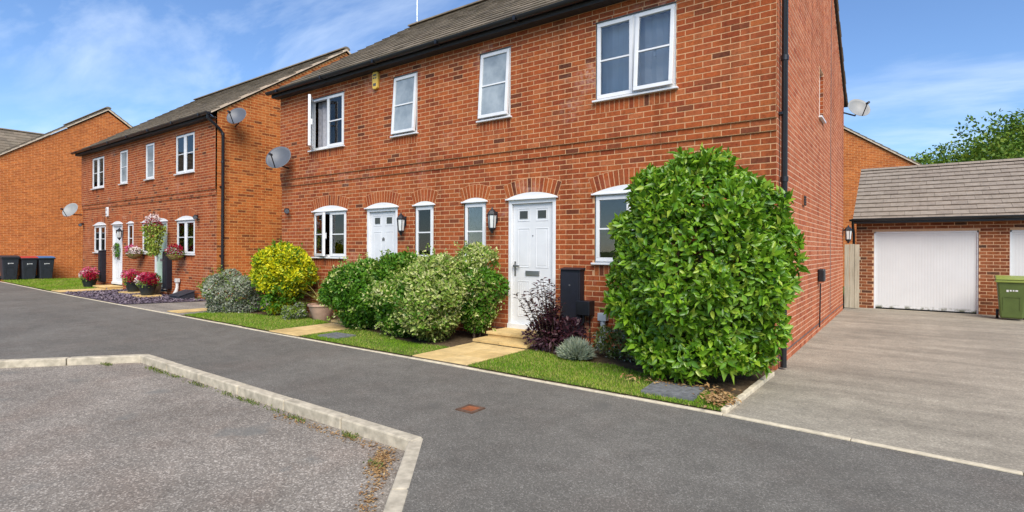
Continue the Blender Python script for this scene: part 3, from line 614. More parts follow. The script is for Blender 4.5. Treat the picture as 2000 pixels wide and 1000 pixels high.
    # roof
    if 'rt' not in SH:
        m1 = roof_tiles(-HW-.07, HW+.07, -.30, zroof(-.30), HD/2, zroof(HD/2), .335, .30); m2 = roof_tiles(-HW-.07, HW+.07, HD+.30, zroof(-.30), HD/2, zroof(HD/2), .335, .30)
        SH['rt'] = m1.mesh('tiles', 'tile_main'); SH['rt2'] = m2.mesh('tiles', 'tile_main')
        rd = MB()
        for (ya, yb) in ((-.26, HD/2), (HD/2, HD+.26)):
            for dz in (-.02, -.07): rd.quad((-HW-.04, ya, zroof(ya)+dz), (HW+.04, ya, zroof(ya)+dz), (HW+.04, yb, zroof(yb)+dz), (-HW-.04, yb, zroof(yb)+dz))
        SH['rd'] = rd.mesh('roof', 'soffit')
    rf = link('roof', SH['rd'], H); link('tiles', SH['rt'], rf, kind='stuff'); link('tiles', SH['rt2'], rf, kind='stuff')
    n = 24; w = 2*(HW+.07)/n; zt = zroof(HD/2)
    if 'rg' not in SH:
        m = MB(); pr = [(math.cos(t)*.13, math.sin(t)*.085) for t in [math.pi*i/6 for i in range(7)]]; m.prism([(0, y, z) for y, z in pr], (w-.006, 0, 0), .5); SH['rg'] = m.mesh('ridge_tile', 'tile_main')
    for i in range(n): link('ridge_tile', SH['rg'], rf, (-HW-.07+i*w, HD/2, zt-.005))
    vm = cfg.get('verge', 'cream_verge')
    for sx in (-1, 1):
        m = MB()
        for (ya, yb) in ((-.28, HD/2), (HD+.28, HD/2)):
            xa, xb = (HW+.012, HW+.062) if sx > 0 else (-HW-.062, -HW-.012)
            p = [(xa, ya, zroof(ya)-.055), (xa, yb, zroof(yb)-.055), (xa, yb, zroof(yb)+.012), (xa, ya, zroof(ya)+.012)]; m.prism(p, (xb-xa, 0, 0))
        m.build('verge', vm, rf)
    m = MB(); m.box(-HW-.08, HW+.08, -.225, -.20, WT, 5.03); m.box(-HW-.08, HW+.08, -.20, YU-.001, WT, WT+.02); m.build('fascia', 'soffit', H, bevel=.003)
    m = MB(); pr = [(-.29+math.cos(t)*.062, 4.99+math.sin(t)*.062) for t in [math.pi+math.pi*i/8 for i in range(9)]]+[(-.29+math.cos(t)*.055, 4.99+math.sin(t)*.055) for t in [2*math.pi-math.pi*i/8 for i in range(9)]]
    m.prism([(-HW-.13, y, z) for y, z in pr], (2*HW+.26, 0, 0))
    for sx in (-HW-.132, HW+.126): m.prism([(sx, y, z) for y, z in pr[:9]], (.006, 0, 0))
    for i in range(7):
        x = -HW+.3+i*1.65; m.box(x, x+.045, -.36, -.225, 4.922, 4.935); m.box(x, x+.045, -.36, -.352, 4.93, 4.995)
    m.build('gutter', 'black_plastic', H, smooth=True)
    m = MB(); xp = HW+.062; m.tube([(HW+.06, -.27, 4.95), (HW+.06, -.27, 4.84), (xp, .02, 4.62), (xp, .12, 4.5), (xp, .12, .1), (xp, .12, .03)], .036, 12)
    for z in (.5, 2.25, 3.7, 4.45): m.tube([(xp, .12, z), (xp, .12, z+.06)], .044, 12)
    for z in (1.2, 3.05): m.box(xp-.055, xp-.01, .06, .18, z, z+.03)
    m.build('downpipe', 'black_plastic', H, smooth=True)
    # openings
    for i, (a, c) in enumerate(FFW):
        soldier(H, a, c, FZ0-SB, FZ0, YU, fmat); li, pn, cu, lb = cfg['ff'][i]; window(H, a, c, FZ0, FZ1, YU, li, True, pn, lb, cu)
        m = MB(); m.box(a-.05, c+.05, YU-.002, YU+.05, FZ1+.001, FZ1+.008); m.build('lintel', 'lead', H)
    for i, (a, c) in enumerate(GFW):
        soldier(H, a, c, GZ0-SG, GZ0, 0, fmat); li, pn, cu, lb = cfg['gf'][i]; window(H, a, c, GZ0, GZ1-.03, 0, li, True, pn, lb, cu); arch(H, a, c, AR[(a, c)], fmat)
    for i, (a, c) in enumerate(DRS):
        dm, lb, mk = cfg['dr'][i]; door(H, a, c, DZ0, GZ1-.03, dm, lb, mk); arch(H, a, c, AR[(a, c)], fmat)
    if gh:
        m = MB(); d = .11
        m.quad((HW+.006, gh[0], gh[2]), (HW-d, gh[0], gh[2]), (HW-d, gh[0], gh[3]), (HW+.006, gh[0], gh[3])); m.quad((HW-d, gh[1], gh[2]), (HW+.006, gh[1], gh[2]), (HW+.006, gh[1], gh[3]), (HW-d, gh[1], gh[3])); m.quad((HW-d, gh[0], gh[3]), (HW-d, gh[1], gh[3]), (HW+.006, gh[1], gh[3]), (HW+.006, gh[0], gh[3]))
        m.build('reveal', gmort, gw)
        for k in range(11):
            m = MB(); z = gh[2]+k*CH+.01
            if z+.06 < gh[3]: m.box(HW-d+.05, HW+.004, gh[1]-.006, gh[1]+.001, z, z+.062, random.random()); m.build('brick', 'brick_red', gw)
        m = MB(); sy0, sy1 = gh[0], gh[1]; xa, xb = HW-.10, HW-.05
        m.box(xa, xb, sy0, sy0+.05, gh[2], gh[3]); m.box(xa, xb, sy1-.05, sy1, gh[2], gh[3]); m.box(xa, xb, sy0+.05, sy1-.05, gh[2], gh[2]+.05); m.box(xa, xb, sy0+.05, sy1-.05, gh[3]-.05, gh[3]); m.box(HW-.05, HW+.05, sy0-.03, sy1+.03, gh[2]-.03, gh[2]+.0); wn_ = m.build('window', 'upvc', H); wn_['label'] = 'narrow slit window in the gable wall'
        m = MB(); m.box(xa+.01, xa+.016, sy0+.05, sy1-.05, gh[2]+.05, gh[3]-.05); m.build('pane', 'frosted', wn_)
    return H
def lau(px, py): return ((px-1380)/200)**2+((py-530)/255)**2 < 1 or (640 < px < 990 and py > 500)
one = [(None, 0, None)]; two = [(None, 0, None)]*2
CFG_MAIN = dict(hid=lau, slit=(3.72, 4.27, 3.77, 4.63), verge='tile_main',
  ff=[([('left', 40, None), (None, 0, None)], 'glass', (.04, 1, 'curtain'), 'white casement window with its left sash swung wide open'), ([('top', 4, 'frosted')], 'frosted', None, None), ([('top', 4, 'frosted')], 'frosted', None, None), ([(None, 0, None), ('top', 4.5, None)], 'glass', (0.02, 1, 'blind'), 'wide white casement window with its right sash ajar at the bottom')],  # the first window's curtain is added, standing in for the pale lilac room wall
  gf=[([('left', 15, None), (None, 0, None)], 'glass', None, 'white casement window with its left sash standing open'), (one, 'glass', (0, 1, 'blind_dark'), None), (one, 'glass', (0, 1, 'blind_dark'), None), (two, 'glass', None, None)],
  dr=[('white_paint', 'white panelled door with a small dark number', 'number'), ('white_paint', 'white panelled door with letter plate and two small panes', None)])
main = house((-6.525, 7.03, 0), 'red brick house pair beside the white garage, laurel bush at its corner', 'brick_red', 'brick_pink_sunlit', 'mortar', 'mortar_side', 300, CFG_MAIN)
CFG_MID = dict(hid=lambda x, y: x > 430, ff=[(two, 'glass', (.5, 1, 'curtain'), None), (one, 'frosted', None, None), (one, 'frosted', None, None), (two, 'glass', (0, .9, 'curtain'), None)],
  gf=[(two, 'glass', None, None), (one, 'glass', (0, 1, 'blind_dark'), None), (one, 'glass', (0, 1, 'blind_dark'), None), (two, 'glass', None, None)],
  dr=[('white_paint', 'white panelled front door with a wreath', None), ('mint_paint', 'pale mint green front door', None)])
mid = house((-20.175, 7.03, 0), 'red brick house pair with a mint green door and flower baskets', 'brick_red', 'brick_orange_sunlit', 'mortar', 'mortar_orange', 300, CFG_MID)

# ------------------------------------------------------------------ far houses
def far_house(loc, w, d, ridge, eave, label, rz=0, name='brick_house'):
    H = empty(name, loc, label, 'house', None, rz); hw = w/2; s = (ridge-eave)/(d/2); mat = 'far_brick_y' if rz == 0 else 'far_brick_x'; mat2 = 'far_brick_x' if rz == 0 else 'far_brick_y'
    for sx in (-hw, hw): m = MB(); m.quad((sx, 0, -.15), (sx, d, -.15), (sx, d, eave), (sx, d/2, ridge-.05), (sx, 0, eave)); m.build('gable_wall', mat, H)
    for y in (0, d): m = MB(); m.quad((-hw, y, -.15), (hw, y, -.15), (hw, y, eave), (-hw, y, eave)); m.build('front_wall' if y == 0 else 'rear_wall', mat2, H)
    r = MB(); zr = lambda y: eave+.08+s*min(y, d-y)
    for (a, c) in ((-.25, d/2), (d/2, d+.25)): r.quad((-hw-.06, a, zr(a)), (hw+.06, a, zr(a)), (hw+.06, c, zr(c)), (-hw-.06, c, zr(c)))
    rf = r.build('roof', 'soffit', H)
    for ya in (-.28, d+.28): roof_tiles(-hw-.09, hw+.09, ya, zr(ya)+.03, d/2, zr(d/2)+.03, .335, .30).build('tiles', 'tile_main', rf, kind='stuff')
    m = MB(); pr = [(math.cos(t)*.13, math.sin(t)*.085) for t in [math.pi*i/6 for i in range(7)]]; m.prism([(-hw-.09, d/2+y, zr(d/2)+.03+z) for y, z in pr], (w+.18, 0, 0)); m.build('ridge', 'tile_main', rf)
    for sx in (-hw-.075, hw+.02):
        m = MB()
        for ya in (-.26, d+.26): m.prism([(sx, ya, zr(ya)-.06), (sx, d/2, zr(d/2)-.06), (sx, d/2, zr(d/2)+.03), (sx, ya, zr(ya)+.03)], (.055, 0, 0))
        m.build('verge', 'cream_verge', rf)
    for y in (-.36, d+.25): m = MB(); m.box(-hw-.1, hw+.1, y, y+.11, eave-.1, eave+.02); m.build('gutter', 'black_plastic', H)
    for i in range(max(1, int(w/3))):
        for z0 in (1.2, 3.5):
            x = -hw+1+i*2.6; m = MB(); sash_boxes(m, x, x+1.1, z0, z0+1.15, -.03, .02, .07); q = m.build('window', 'upvc', H); m = MB(); m.box(x+.07, x+1.03, -.012, -.006, z0+.07, z0+1.08); m.build('pane', 'door_pane', q)
    return H
far_house((-34.2, 5.45, 0), 6.2, 8.2, 7.98, 5.08, 'orange brick house with a blank gable wall behind the wheelie bins')
far_house((-40.4, 3.0, 0), 21, 8.2, 8.45, 5.4, 'house with a grey tiled roof showing past the blank orange gable', R(90))
far_house((.45, 33.0, 0), 10, 8.2, 7.75, 4.85, 'orange brick house gable rising behind the garage roof', R(90))

# ------------------------------------------------------------------ garage block
G = empty('garage', (1.7, 16.1, 0), 'red brick garage block with white up-and-over doors and pale tiled roof', 'garage')
GX0, GX1, GD, GT = -2.75, 3.3, 5.6, 2.1
GDR = [(-2.38, -.41), (.11, 2.08)]
rects = [(a, c, 0, 1.90) for a, c in GDR]; m = MB(); backing(m, GX0, GX1, -.1, GT, rects, lambda u, z: (u, .0025, z))
gf = m.build('front_wall', 'mortar_garage', G)
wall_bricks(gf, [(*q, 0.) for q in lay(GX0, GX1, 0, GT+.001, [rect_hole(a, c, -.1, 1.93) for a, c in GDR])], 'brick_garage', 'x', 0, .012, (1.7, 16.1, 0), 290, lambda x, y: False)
m = MB(); zr = lambda y: 2.26+.535*min(y, GD-y)
m.quad((GX0, .01, -.1), (GX0, GD, -.1), (GX0, GD, 2.2), (GX0, GD/2, zr(GD/2)-.08), (GX0, .01, 2.2)); m.quad((GX1, .01, -.1), (GX1, GD, -.1), (GX1, GD, 2.2), (GX1, GD/2, zr(GD/2)-.08), (GX1, .01, 2.2)); m.quad((GX0, GD, -.1), (GX1, GD, -.1), (GX1, GD, 2.2), (GX0, GD, 2.2)); m.build('side_wall', 'far_brick_y', G)
for (a, c) in GDR:
    m = MB(); m.box(a, a+.03, .03, .09, 0, 1.90); m.box(c-.03, c, .03, .09, 0, 1.90); m.box(a, c, .03, .09, 1.86, 1.90); m.build('door_frame', 'upvc', G)
    m = MB(); n = 34; w = (c-a-.06)/n; prof = []
    for i in range(n): x = a+.03+i*w; prof += [(x, .0536), (x+w*.25, .052), (x+w*.75, .052), (x+w, .0536)]
    for (xa, ya), (xb, yb) in zip(prof, prof[1:]):
        if xb > xa: m.quad((xa, ya, .055), (xb, yb, .055), (xb, yb, 1.80), (xa, ya, 1.80))
    m.box(a+.03, c-.03, .046, .075, 1.80, 1.86); m.box(a+.03, c-.03, .046, .075, .035, .075); d = m.build('garage_door', 'garage_door', G)
    m = MB(); m.box(a, c, .10, .12, -.02, 1.95); m.build('door_recess', 'black_plastic', G)
m = MB()
for (ya, yb) in ((-.2, GD/2), (GD/2, GD+.2)): m.quad((GX0-.05, ya, zr(ya)-.03), (GX1+.05, ya, zr(ya)-.03), (GX1+.05, yb, zr(yb)-.03), (GX0-.05, yb, zr(yb)-.03))
rf = m.build('roof', 'soffit', G)
tw, gg, th = .30, .262, .022; sl = Vector((0, GD/2+.24, zr(GD/2)-zr(-.24))); d_ = sl.normalized(); n_ = Vector((1, 0, 0)).cross(d_); TL = {}
rows = int(sl.length/gg)+1; rest = MB(); cnt = 0
def tile_mesh(l, g):
    key = (round(l, 3), round(g, 3))
    if key not in TL:
        vs = []; 
        for hh in (0, th):
            for (xx, ss, lf) in ((0, 0, .034), (l, 0, .034), (l, g, 0), (0, g, 0)): p = d_*ss+n_*(lf+hh); vs.append((xx, p.y, p.z))
        q = MB(); q.add(vs, [(4, 5, 6, 7), (0, 1, 5, 4), (1, 2, 6, 5), (3, 0, 4, 7), (2, 3, 7, 6)]); TL[key] = q.mesh('roof_tile', 'tile_garage')
    return TL[key]
for r in range(rows):
    x = GX0-.07-(tw/2 if r % 2 else 0)
    while x < GX1+.07:
        a, c = max(x, GX0-.07), min(x+tw, GX1+.07); x += tw
        if c-a < .03: continue
        s0 = r*gg; g = min(gg+.05, sl.length-s0)
        if g < .05: continue
        p = Vector((0, -.24, zr(-.24)))+d_*(s0+random.uniform(-.003, .003))+n_*(random.uniform(-.002, .004)-.012); o = link('roof_tile', tile_mesh(c-a-.004, g), rf, (a+.002, p.y, p.z))
        o.rotation_euler.y = random.uniform(-.006, .006)
roof_tiles(GX0-.07, GX1+.07, GD+.24, zr(-.24), GD/2, zr(GD/2), gg, tw).build('tiles', 'tile_garage', rf, kind='stuff')
for i in range(14):
    m = MB(); pr = [(math.cos(t)*.12, math.sin(t)*.07) for t in [math.pi*i_/6 for i_ in range(7)]]; w = (GX1-GX0+.14)/14; m.prism([(0, y, z) for y, z in pr], (w-.006, 0, 0), random.random()); m.build('ridge_tile', 'tile_garage', rf, (GX0-.07+i*w, GD/2, zr(GD/2)-.005))
m = MB(); m.box(GX0-.09, GX1+.09, -.23, -.0, GT, GT+.02); m.box(GX0-.09, GX1+.09, -.255, -.23, GT, GT+.12); m.build('fascia', 'black_plastic', G)
m = MB(); pr = [(-.31+math.cos(t)*.05, GT+.10+math.sin(t)*.05) for t in [math.pi+math.pi*i/8 for i in range(9)]]; m.prism([(GX0-.13, y, z) for y, z in pr], (GX1-GX0+.26, 0, 0)); m.build('gutter', 'black_plastic', G, smooth=True)
m = MB(); m.tube([(GX0-.06, -.29, GT+.07), (GX0-.06, -.2, GT-.08), (GX0-.05, -.05, GT-.25), (GX0-.05, -.05, .05)], .03, 10); m.build('downpipe', 'black_plastic', G, smooth=True)
# fence between the house and the garage
Fn = empty('timber_fence', (-1.14, 15.7, 0), 'weathered timber boards closing the gap between house and garage', 'fence')
for i in range(3):
    m = MB(); m.box(-.13+i*.105, -.13+i*.105+.10, -.01+.008*(i % 2), .012+.008*(i % 2), .02, 1.58+.01*(i % 2)); m.build('board', 'fence_wood', Fn, bevel=.003)
m = MB(); m.box(-.13, .2, .022, .06, .4, .48); m.box(-.13, .2, .022, .06, 1.2, 1.28); m.build('rail', 'fence_wood', Fn)
#PART3
# ------------------------------------------------------------------ things on the walls
def lantern(loc, label, rz=0):
    e = empty('wall_lantern', loc, label, 'lantern', None, rz)
    m = MB(); m.box(-.03, .03, -.012, 0, -.02, .16); m.tube([(0, -.01, .10), (0, -.06, .15), (0, -.10, .19)], .010, 6); m.build('bracket', 'black_metal', e)
    m = MB(); m.lathe([(.03, -.16), (.055, -.13), (.06, -.115), (.06, -.105)], 6, (0, -.11, 0)); m.lathe([(.012, -.20), (.02, -.18), (.03, -.16)], 6, (0, -.11, 0)); m.build('base', 'black_metal', e)
    m = MB(); m.lathe([(.082, .10), (.086, .115), (.05, .17), (.02, .195), (.012, .22), (.004, .23)], 6, (0, -.11, 0)); m.build('cap', 'black_metal', e)
    m = MB(); m.lathe([(.052, -.105), (.07, .10)], 6, (0, -.11, 0)); m.build('lamp_glass', 'lamp_glass', e)
    m = MB()
    for k in range(6):
        a = 2*math.pi*(k+.5)/6; m.tube([(.056*math.cos(a), -.11+.056*math.sin(a), -.11), (.075*math.cos(a), -.11+.075*math.sin(a), .105)], .006, 4)
    m.build('cage', 'black_metal', e)
    return e
lantern((-7.62, 7.03, 1.87), 'black carriage lantern beside the door with a dark number'); lantern((-5.46, 7.03, 1.88), 'black carriage lantern beside the door with a steel letter plate')
lantern((-1.25, 15.0, 1.80), 'black carriage lantern at the rear end of the gable wall by the timber fence', R(90)); lantern((-21.42, 7.03, 1.86), 'black carriage lantern beside the wreathed white door')
def dish(loc, wall, label, mat, aim, rad=.29):
    e = empty('satellite_dish', loc, label, 'satellite dish'); q = Vector(aim).normalized().to_track_quat('Z', 'Y'); w = Vector(wall)-Vector(loc)
    m = MB(); n = 28; prof = [(rad*k/7, .09*(k/7)**2) for k in range(8)]; vs = [(0, 0, 0)]; fs = []
    for (r, z) in prof[1:]:
        for k in range(n): a = 2*math.pi*k/n; vs.append((r*math.cos(a)*.92, r*math.sin(a), z))
    for k in range(n): fs.append((0, 1+k, 1+(k+1) % n))
    for i in range(len(prof)-2):
        for k in range(n): fs.append((1+i*n+k, 1+(i+1)*n+k, 1+(i+1)*n+(k+1) % n, 1+i*n+(k+1) % n))
    m.add(vs, fs); o = m.build('reflector', mat, e, smooth=True); o.rotation_mode = 'QUATERNION'; o.rotation_quaternion = q
    s = o.modifiers.new('solid', 'SOLIDIFY'); s.thickness = .006
    lo = q @ Vector((0, -rad*.98, .09)) if (q @ Vector((0, -1, 0))).z < 0 else q @ Vector((0, rad*.98, .09)); f = q @ Vector((0, 0, .33))+lo*.55
    m = MB(); m.tube([lo, f], .012, 6); m.build('arm', 'black_metal', e); fd = (f-Vector((0, 0, .0))).normalized()
    m = MB(); m.tube([f-fd*.03, f+fd*.06], .028, 10); m.build('receiver', 'black_plastic', e)
    bk = q @ Vector((0, 0, -.03)); m = MB(); m.tube([bk, (bk.x*1.4+w.x*.1, bk.y*1.4+w.y*.1, bk.z-.12), (w.x, w.y, w.z)], .018, 8); m.build('bracket', 'black_metal', e)
    return e
AIM = (.50, -.76, .50)
dish((-11.32, 6.70, 3.40), (-11.45, 7.0, 3.25), 'grey satellite dish under the wide open upstairs window', 'dish_grey', AIM, .30)
dish((-25.55, 6.72, 2.79), (-25.4, 7.0, 2.65), 'pale satellite dish at the corner beside the blank orange gable', 'dish_pale', AIM, .30)
dish((-14.55, 7.40, 4.92), (-14.9, 7.5, 4.75), 'grey satellite dish high on the orange gable by the eaves', 'dish_grey', AIM, .28)
dish((-1.0, 15.45, 4.82), (-1.26, 15.1, 4.72), 'pale satellite dish at the rear eaves of the gable above the timber fence', 'dish_pale', AIM, .27)
def spotlight(loc, label):
    e = empty('security_light', loc, label, 'light'); m = MB(); m.tube([(0, 0, 0), (0, -.05, 0)], .035, 10); m.build('base', 'black_plastic', e)
    m = MB(); m.tube([(0, -.03, 0), (.06, -.09, -.01), (.20, -.16, -.05)], [.03, .045, .06], 12); m.build('lamp_head', 'black_plastic', e, smooth=True)
    m = MB(); m.tube([(.20, -.16, -.05), (.204, -.162, -.051)], .05, 12); m.build('lens', 'dish_grey', e)
for x, lb in ((-11.52, 'small black security light near the house corner above the yellow shrub'), (-25.35, 'small black security light under the pale dish by the orange gable'), (-16.0, 'small black security light near the downpipe of the mint door house')): spotlight((x, 7.03, 2.31), lb)
def alarm(loc, label, mat, mk):
    e = empty('alarm_box', loc, label, 'alarm box'); m = MB(); pts = [(-.085, .12), (-.07, -.15), (-.03, -.17), (.03, -.17), (.07, -.15), (.085, .12), (.06, .165), (-.06, .165)]
    m.prism([(x, 0, z) for x, z in pts][::-1], (0, -.06, 0)); m.build('cover', mat, e, bevel=.012)
    for (a, c, p, q) in ((-.045, .045, .085, .115), (-.05, -.01, .03, .055), (.01, .05, .03, .055), (-.04, .04, -.11, -.06)):
        m = MB(); m.box(a, c, -.0635, -.058, p, q); m.build('mark', mk, e)
alarm((-8.39, 6.984, 4.70), 'yellow alarm box high under the gutter', 'alarm_yellow', 'lead'); alarm((-22.8, 7.03, 2.67), 'white alarm box above the wreathed white door', 'upvc', 'dish_grey')
def cabinet(x, z0, z1, w, d, label):
    e = empty('meter_cabinet', (x, 7.03, z0), label, 'meter cabinet'); m = MB(); m.box(-w/2, w/2, -d, .0, 0, z1-z0); m.build('box', 'dark_box', e, bevel=.01)
    m = MB(); m.box(-w/2+.02, w/2-.02, -d-.012, -d, .02, z1-z0-.04); dd = m.build('cover', 'dark_box', e, bevel=.006); m = MB(); m.box(-.012, .012, -d-.018, -d-.01, (z1-z0)*.75, (z1-z0)*.75+.02); m.build('lock', 'lead', dd)
    m = MB(); m.prism([(-w/2-.015, -d-.03, z1-z0), (-w/2-.015, 0, z1-z0), (-w/2-.015, 0, z1-z0+.03), (-w/2-.015, -d-.03, z1-z0+.008)], (w+.03, 0, 0)); m.build('hood', 'dark_box', e)
cabinet(-3.985, .2, 1.13, .33, .14, 'tall black meter cabinet behind the purple shrub'); cabinet(-23.1, .2, 1.3, .26, .16, 'tall black meter cabinet left of the wreathed white door'); cabinet(-17.75, .2, 1.3, .27, .16, 'tall black meter cabinet right of the mint green door')
e = empty('junction_box', (-3.76, 7.03, .48), 'small black box with a looping cable beside the tall meter cabinet', 'junction box'); m = MB(); m.box(-.11, .11, -.17, 0, 0, .21); m.build('box', 'black_plastic', e, bevel=.012); m = MB(); m.tube([(-.02, -.1, 0), (-.02, -.1, -.1), (-.07, -.12, -.17), (-.16, -.13, -.19), (-.22, -.12, -.14)], .02, 8); m.tube([(.05, -.04, 0), (.05, -.03, -.4)], .008, 6); m.build('cable', 'black_plastic', e, smooth=True)
def riser(x, label, mat='grey_pipe'):
    e = empty('pipe_riser', (x, 6.9, .0), label, 'pipe'); m = MB(); m.tube([(0, 0, 0), (0, 0, .1), (.02, .03, .18), (.02, .05, .28), (.02, .05, .44)], [.055, .055, .048, .04, .04], 12); m.build('pipe', mat, e, smooth=True); m = MB(); m.box(-.045, .085, 0, .1, .42, .53); m.build('collar', mat, e, bevel=.008)
riser(-3.5, 'grey pipe riser against the wall between cabinet and laurel'); riser(-17.1, 'pale pipe riser against the wall right of the mint door', 'stone_figure')
e = empty('charging_point', (-1.252, 10.72, .86), 'black charging box with a cable down the gable wall', 'charging box'); m = MB(); m.box(0, .10, -.09, .09, .03, .25); m.build('box', 'black_plastic', e, bevel=.02); m = MB(); m.tube([(.03, 0, 0), (.025, 0, -.4), (.02, 0, -.76)], .012, 6); m.build('cable', 'black_plastic', e)
e = empty('wall_vent', (-1.255, 9.02, 2.17), 'small brown louvre vent on the gable wall', 'vent'); m = MB(); m.box(0, .02, -.11, .11, -.075, .075); m.build('frame', 'rust', e)
for k in range(4):
    m = MB(); m.box(.018, .03, -.1, .1, -.065+k*.035, -.045+k*.035); m.build('slat', 'soffit', e)
e = empty('aerial', (-11.6, 11.12, 7.9), 'thin aerial pole standing on the ridge', 'aerial'); m = MB(); m.tube([(0, 0, 0), (0, 0, 2.2)], .018, 6); m.build('pole', 'aluminium', e); m = MB(); m.tube([(-.5, 0, 2.1), (.5, 0, 2.1)], .01, 5)
m.build('boom', 'aluminium', e)
for k in range(6):
    m = MB(); m.tube([(-.45+k*.18, -.18, 2.1), (-.45+k*.18, .18, 2.1)], .006, 4); m.build('rod', 'aluminium', e)
# low gas box and planter
e = empty('gas_box', (-16.2, 6.72, .012), 'low black box with a sloping lid against the wall', 'box'); m = MB(); m.prism([(-.32, -.2, 0), (-.32, .2, 0), (-.32, .2, .2), (-.32, -.2, .08)], (.62, 0, 0)); m.build('body', 'bin_grey', e, bevel=.015); m = MB(); m.prism([(-.34, -.22, .08), (-.34, .22, .212), (-.34, .22, .235), (-.34, -.22, .10)], (.66, 0, 0)); m.build('lid', 'bin_grey', e, bevel=.01)

# ------------------------------------------------------------------ covers in the ground
def cover(name, loc, w, d, rz, label, mat, frame):
    e = empty(name, loc, label, 'cover', None, rz); m = MB(); sash_boxes_h(m, w, d); m.build('frame', frame, e); m = MB(); m.box(-w/2+.03, w/2-.03, -d/2+.03, d/2-.03, -.02, .005); p = m.build('plate', mat, e)
    n = max(3, int(w/.06)); m = MB()
    for i in range(n):
        for j in range(max(3, int(d/.06))):
            x = -w/2+.05+i*(w-.1)/n; y = -d/2+.05+j*(d-.1)/max(3, int(d/.06)); m.box(x, x+.028, y, y+.028, .005, .009)
    m.build('studs', mat, p, kind='stuff')
def sash_boxes_h(m, w, d):
    for (a, c, p, q) in ((-w/2, w/2, -d/2, -d/2+.03), (-w/2, w/2, d/2-.03, d/2), (-w/2, -w/2+.03, -d/2+.03, d/2-.03), (w/2-.03, w/2, -d/2+.03, d/2-.03)): m.box(a, c, p, q, -.03, .008)
cover('stop_tap_cover', (-3.14, 3.68, .003), .19, .19, 0, 'small rusty square cover set in the dark pavement', 'rust', 'rust_frame')
cover('manhole_cover', (-1.87, 5.27, .048), .50, .46, R(4), 'grey square manhole cover in the grass by the laurel', 'cover_iron', 'cover_iron')
cover('manhole_cover', (-7.35, 5.33, .04), .48, .36, R(2), 'grey manhole cover in the thin grass between path and shrubs', 'cover_iron', 'cover_iron')

# ------------------------------------------------------------------ wheelie bins
def bin_(loc, rz, label, body, lid, s=1.0):
    e = empty('wheelie_bin', loc, label, 'bin', None, rz); m = MB(); w0, w1, d0, d1, h = .21*s, .27*s, .20*s, .30*s, .95*s
    m.add([(-w0, -d0, .04), (w0, -d0, .04), (w0, d0, .04), (-w0, d0, .04), (-w1, -d1, h), (w1, -d1, h), (w1, d1, h), (-w1, d1, h)], [(0, 3, 2, 1), (0, 1, 5, 4), (1, 2, 6, 5), (2, 3, 7, 6), (3, 0, 4, 7), (4, 5, 6, 7)]); m.build('body', body, e, bevel=.03)
    m = MB(); m.box(-w1-.025, w1+.025, -d1-.025, d1+.02, h-.035, h+.012); m.build('rim', body if lid == body else (lid if body == 'bin_green' else body), e, bevel=.012)
    m = MB(); m.prism([(-w1-.02, -d1-.035, h+.014), (-w1-.02, d1+.02, h+.014), (-w1-.02, d1+.02, h+.095), (-w1-.02, 0, h+.09), (-w1-.02, -d1-.035, h+.045)], (2*w1+.04, 0, 0)); m.build('lid', lid, e, bevel=.02)
    m = MB(); m.tube([(-w1+.03, d1+.06, h+.03), (w1-.03, d1+.06, h+.03)], .016, 8); m.box(-w1+.02, -w1+.05, d1, d1+.06, h+.01, h+.045); m.box(w1-.05, w1-.02, d1, d1+.06, h+.01, h+.045); m.build('handle', body, e)
    for sx in (-1, 1):
        m = MB(); m.tube([(sx*(w0+.01), d0+.02, .10), (sx*(w0+.055), d0+.02, .10)], .10, 14); m.build('wheel', 'black_plastic', e)
    m = MB(); t = lambda z: -d0-(d1-d0)*(z-.04)/(h-.04)
    pts = [(-.13, .62), (.13, .62)]
    f = MB()
    for (a, c, p, q) in ((-.12, .12, .555, .575), (-.14, -.12, .25, .56), (.12, .14, .25, .56)): f.add([(a, t(p*s)-.008, p*s), (c, t(p*s)-.008, p*s), (c, t(q*s)-.008, q*s), (a, t(q*s)-.008, q*s), (a, t(p*s)+.01, p*s), (c, t(p*s)+.01, p*s), (c, t(q*s)+.01, q*s), (a, t(q*s)+.01, q*s)], [(0, 1, 2, 3), (0, 4, 5, 1), (1, 5, 6, 2), (2, 6, 7, 3), (3, 7, 4, 0)])
    f.build('moulding', body, e)
    for i, (a, c) in enumerate(((-.085, -.05), (-.035, -.005), (.01, .035), (.05, .09))):
        f = MB(); p, q = (.70 if i else .685)*s, .735*s; f.add([(a, t(p)-.003, p), (c, t(p)-.003, p), (c, t(q)-.003, q), (a, t(q)-.003, q)], [(0, 1, 2, 3)]); f.build('mark', 'white_marks', e)
bin_((-30.55, 5.92, 0), R(90), 'dark grey wheelie bin with a grey lid by the orange gable', 'bin_grey', 'bin_grey', 1.02); bin_((-30.5, 6.52, 0), R(90), 'dark grey wheelie bin with a red lid', 'bin_grey', 'bin_red', .98); bin_((-30.45, 7.08, 0), R(90), 'dark grey wheelie bin with a blue lid', 'bin_grey', 'bin_blue', .98)
bin_((1.74, 15.25, .004), R(-4), 'olive green wheelie bin with a lime lid against the garage pier', 'bin_green', 'bin_lid_green', .86)

